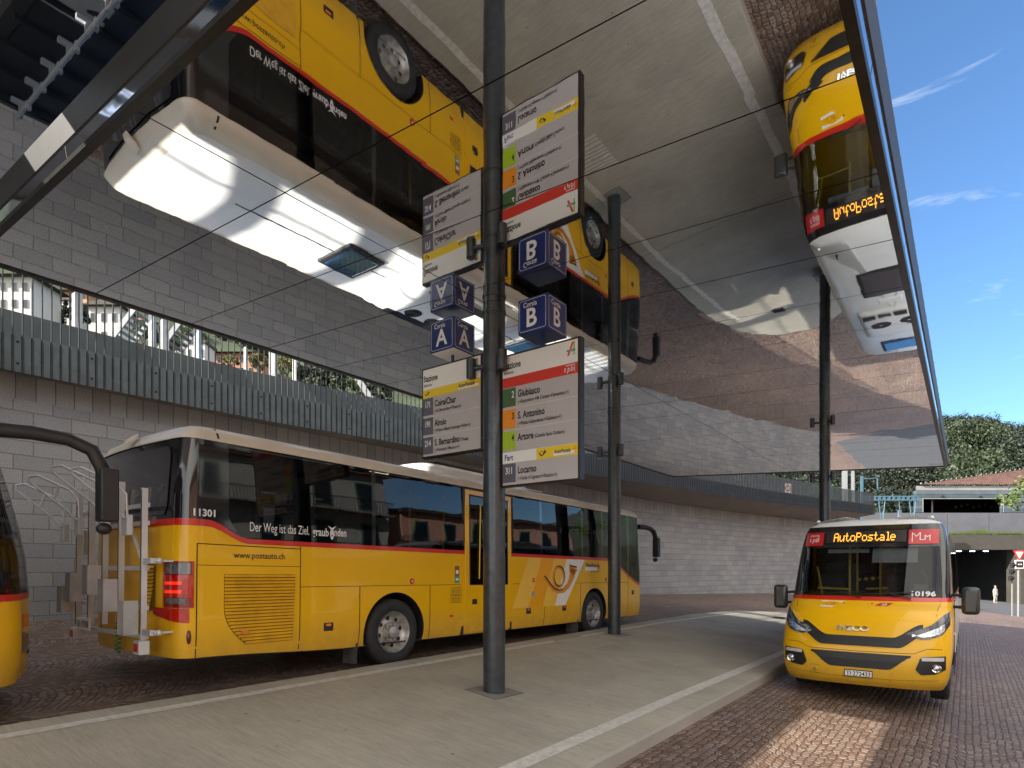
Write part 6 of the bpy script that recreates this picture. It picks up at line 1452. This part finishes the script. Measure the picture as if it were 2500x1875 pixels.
# --- buildings opposite, behind the photographer's right shoulder (seen mirrored in the coach windows)
def facade(lab, s, t0, t1, h, wm, roofm, nf, nw, balc=True):
    t_ = thing('opposite_building', lab, 'building', s, t0, -1.2, group='buildings across the street'); w_ = t1-t0
    b = MB(); b.box(0, 9, 0, w_, 0, h); b.build('wall', wm, t_); b = MB(); b.box(-.5, 9.3, -.3, w_+.3, h, h+.35); b.build('roof', roofm, t_)
    for j in range(nf):
        for i in range(nw):
            y = w_*(i+.5)/nw; z = h*(j+.12)/nf; q = MB(); q.box(-.06, .02, y-.62, y+.62, z, z+h/nf*.68); f_ = q.build('window', mat('green shutter frame', (.14, .24, .17), .7), t_); q = MB(); q.box(-.08, -.06, y-.5, y+.5, z+.1, z+h/nf*.64); q.build('pane', mat('window pane dark', (0, 0, 0)), f_)
        if balc and j:
            q = MB(); z = h*j/nf; q.box(-1.1, 0, .5, w_-.5, z, z+.12); bl = q.build('balcony', PCON, t_); q = MB(); y = .5
            while y < w_-.5: q.box(-1.1, -1.08, y, y+.02, z+.12, z+1.0); y += .16
            q.box(-1.12, -1.06, .5, w_-.5, z+1.0, z+1.05); q.build('balcony_rail', BLK, bl)
    return t_
facade('salmon house with shallow eaves across the street', 13, -10, 7.5, 8.5, mat('salmon facade', (.55, .30, .21), .85, var=.06), RT, 3, 5, False)
facade('white house with iron balconies across the street', 13, 9, 24, 10.0, HW, RT, 3, 5)
facade('pink shop building with pale base farther up the street', 14, 26, 46, 7.5, mat('pink facade', (.60, .34, .27), .85, var=.06), RD, 2, 7, False)
# added steel frame, out of view beyond the wall: its ribs throw shadows on the coach roofs
fr = thing('track_roof_frame', 'added curved steel ribs, unseen, that band the coach roofs with shadow', 'roof frame', -13.5, 0, 4.98)
for k in range(8):
    t0 = -6.3+k*1.95; b = MB(); n_ = 12; w_ = .20 if k % 3 else .32
    for i in range(n_):
        a0, a1 = i/n_, (i+1)/n_; f = lambda a: (-3.4+5.3*a, 3.0+1.35*math.sin(math.pi*(a*.75+.05)))
        (x0, z0), (x1, z1) = f(a0), f(a1); b.add([(x, t0+dy, z+dz) for dz in (0, .16) for dy in (-w_, w_) for x, z in ((x0, z0), (x1, z1))], [(0, 1, 3, 2), (4, 6, 7, 5), (0, 4, 5, 1), (2, 3, 7, 6)])
    b.build('rib', STEEL, fr); b = MB(); b.box(-3.5, -3.3, t0-.08, t0+.08, -.1, 3.1); b.build('post', STEEL, fr)
for x, z in ((-1.5, 4.2), (.4, 4.32), (1.6, 4.1)): b = MB(); b.tube([(x, -6.6, z+.1), (x, 9.5, z+.1)], .03, 6); b.build('shadow_tube', STEEL, fr)
b = MB()
for k in range(28): b.box(-2.6, 1.8, 2.9+k*.24, 2.97+k*.24, 4.46, 4.49)
b.build('shadow_slats', STEEL, fr)
# ================================================================ PERSON
pp = on_y(2430, 1473, 60); gz = Rz(pp.x, pp.y)
per = bpy.data.objects.new('person', None); COL.objects.link(per); per.location = (pp.x, pp.y, gz+.0); per.rotation_euler = (0, 0, R(20))
tag(per, 'person in pale jacket and light trousers standing at the underpass mouth', 'person')
def skin(name, joints, edges, m, parent, root=0, lv=2):
    me = bpy.data.meshes.new(name); me.from_pydata([j[0] for j in joints], edges, []); o = bpy.data.objects.new(name, me); COL.objects.link(o); o.parent = parent
    md = o.modifiers.new('skin', 'SKIN'); sb = o.modifiers.new('sub', 'SUBSURF'); sb.levels = lv; sb.render_levels = lv
    for i, j in enumerate(joints): me.skin_vertices[0].data[i].radius = j[1]; me.skin_vertices[0].data[i].use_root = (i == root)
    me.materials.append(m); return o
J = [((0, 0, .95), (.15, .11)), ((0, 0, 1.15), (.15, .11)), ((0, 0, 1.38), (.18, .11)), ((0, 0, 1.50), (.055, .055)), ((0, -.01, 1.60), (.085, .10)), ((0, 0, 1.72), (.07, .08)),
     ((.19, 0, 1.40), (.06, .06)), ((.25, .02, 1.13), (.05, .05)), ((.24, -.06, .88), (.04, .04)), ((.24, -.08, .80), (.035, .05)),
     ((-.19, 0, 1.40), (.06, .06)), ((-.25, .02, 1.13), (.05, .05)), ((-.24, -.04, .88), (.04, .04)), ((-.24, -.05, .80), (.035, .05)),
     ((.09, 0, .86), (.10, .10)), ((.10, -.02, .48), (.07, .07)), ((.10, .03, .09), (.05, .05)), ((.10, -.10, .04), (.045, .04)),
     ((-.09, 0, .86), (.10, .10)), ((-.10, .0, .48), (.07, .07)), ((-.10, .06, .09), (.05, .05)), ((-.10, -.07, .04), (.045, .04))]
E_ = [(0, 1), (1, 2), (2, 3), (3, 4), (4, 5), (2, 6), (6, 7), (7, 8), (8, 9), (2, 10), (10, 11), (11, 12), (12, 13), (0, 14), (14, 15), (15, 16), (16, 17), (0, 18), (18, 19), (19, 20), (20, 21)]
skin('body', J, E_, mat('skin tone', (.45, .27, .19), .6), per)
skin('jacket', [(p, (r_[0]*1.12, r_[1]*1.15)) for p, r_ in J[:3]]+[(J[6][0], (.075, .075)), (J[7][0], (.065, .065)), (J[8][0], (.05, .05)), (J[10][0], (.075, .075)), (J[11][0], (.065, .065)), (J[12][0], (.05, .05)), ((0, 0, .82), (.17, .13))], [(0, 1), (1, 2), (2, 3), (3, 4), (4, 5), (2, 6), (6, 7), (7, 8), (0, 9)], mat('pale jacket', (.42, .42, .40), .8), per)
skin('trousers', [((0, 0, .93), (.155, .12)), ((.09, 0, .84), (.11, .11)), ((.10, -.02, .48), (.085, .085)), ((.10, .03, .12), (.07, .07)), ((-.09, 0, .84), (.11, .11)), ((-.10, 0, .48), (.085, .085)), ((-.10, .06, .12), (.07, .07))], [(0, 1), (1, 2), (2, 3), (0, 4), (4, 5), (5, 6)], mat('light trousers', (.36, .35, .32), .8), per)
b = MB(); b.ball((0, .015, 1.70), .095, 0, .95, 1.05, .75); b.build('hair', mat('grey hair', (.20, .18, .16), .8), per, smooth=True)
# far hills closing the horizon
b = MB(); n_ = 60
for i in range(n_+1):
    a = R(-100+i*230/n_); r0, r1 = 420, 700; h = 60+45*math.sin(i*.35)+25*math.sin(i*.9+1)
    for rr_, z in ((r0, -6), (r0+120, h*.6), (r1, h)): b.v.append((rr_*math.sin(a), rr_*math.cos(a), z))
for i in range(n_):
    for j in range(2): q = i*3+j; b.f.append((q, q+3, q+4, q+1)); b.m.append(0)
b.build('far_hills', mat('far hill green', (.06, .085, .07), .95, var=.3, nscale=.03), kind='structure', smooth=True)
# ================================================================ labels shortened to the limit
coach['label'] = 'complete long yellow coach with post horn artwork and a bicycle rack on its tail'
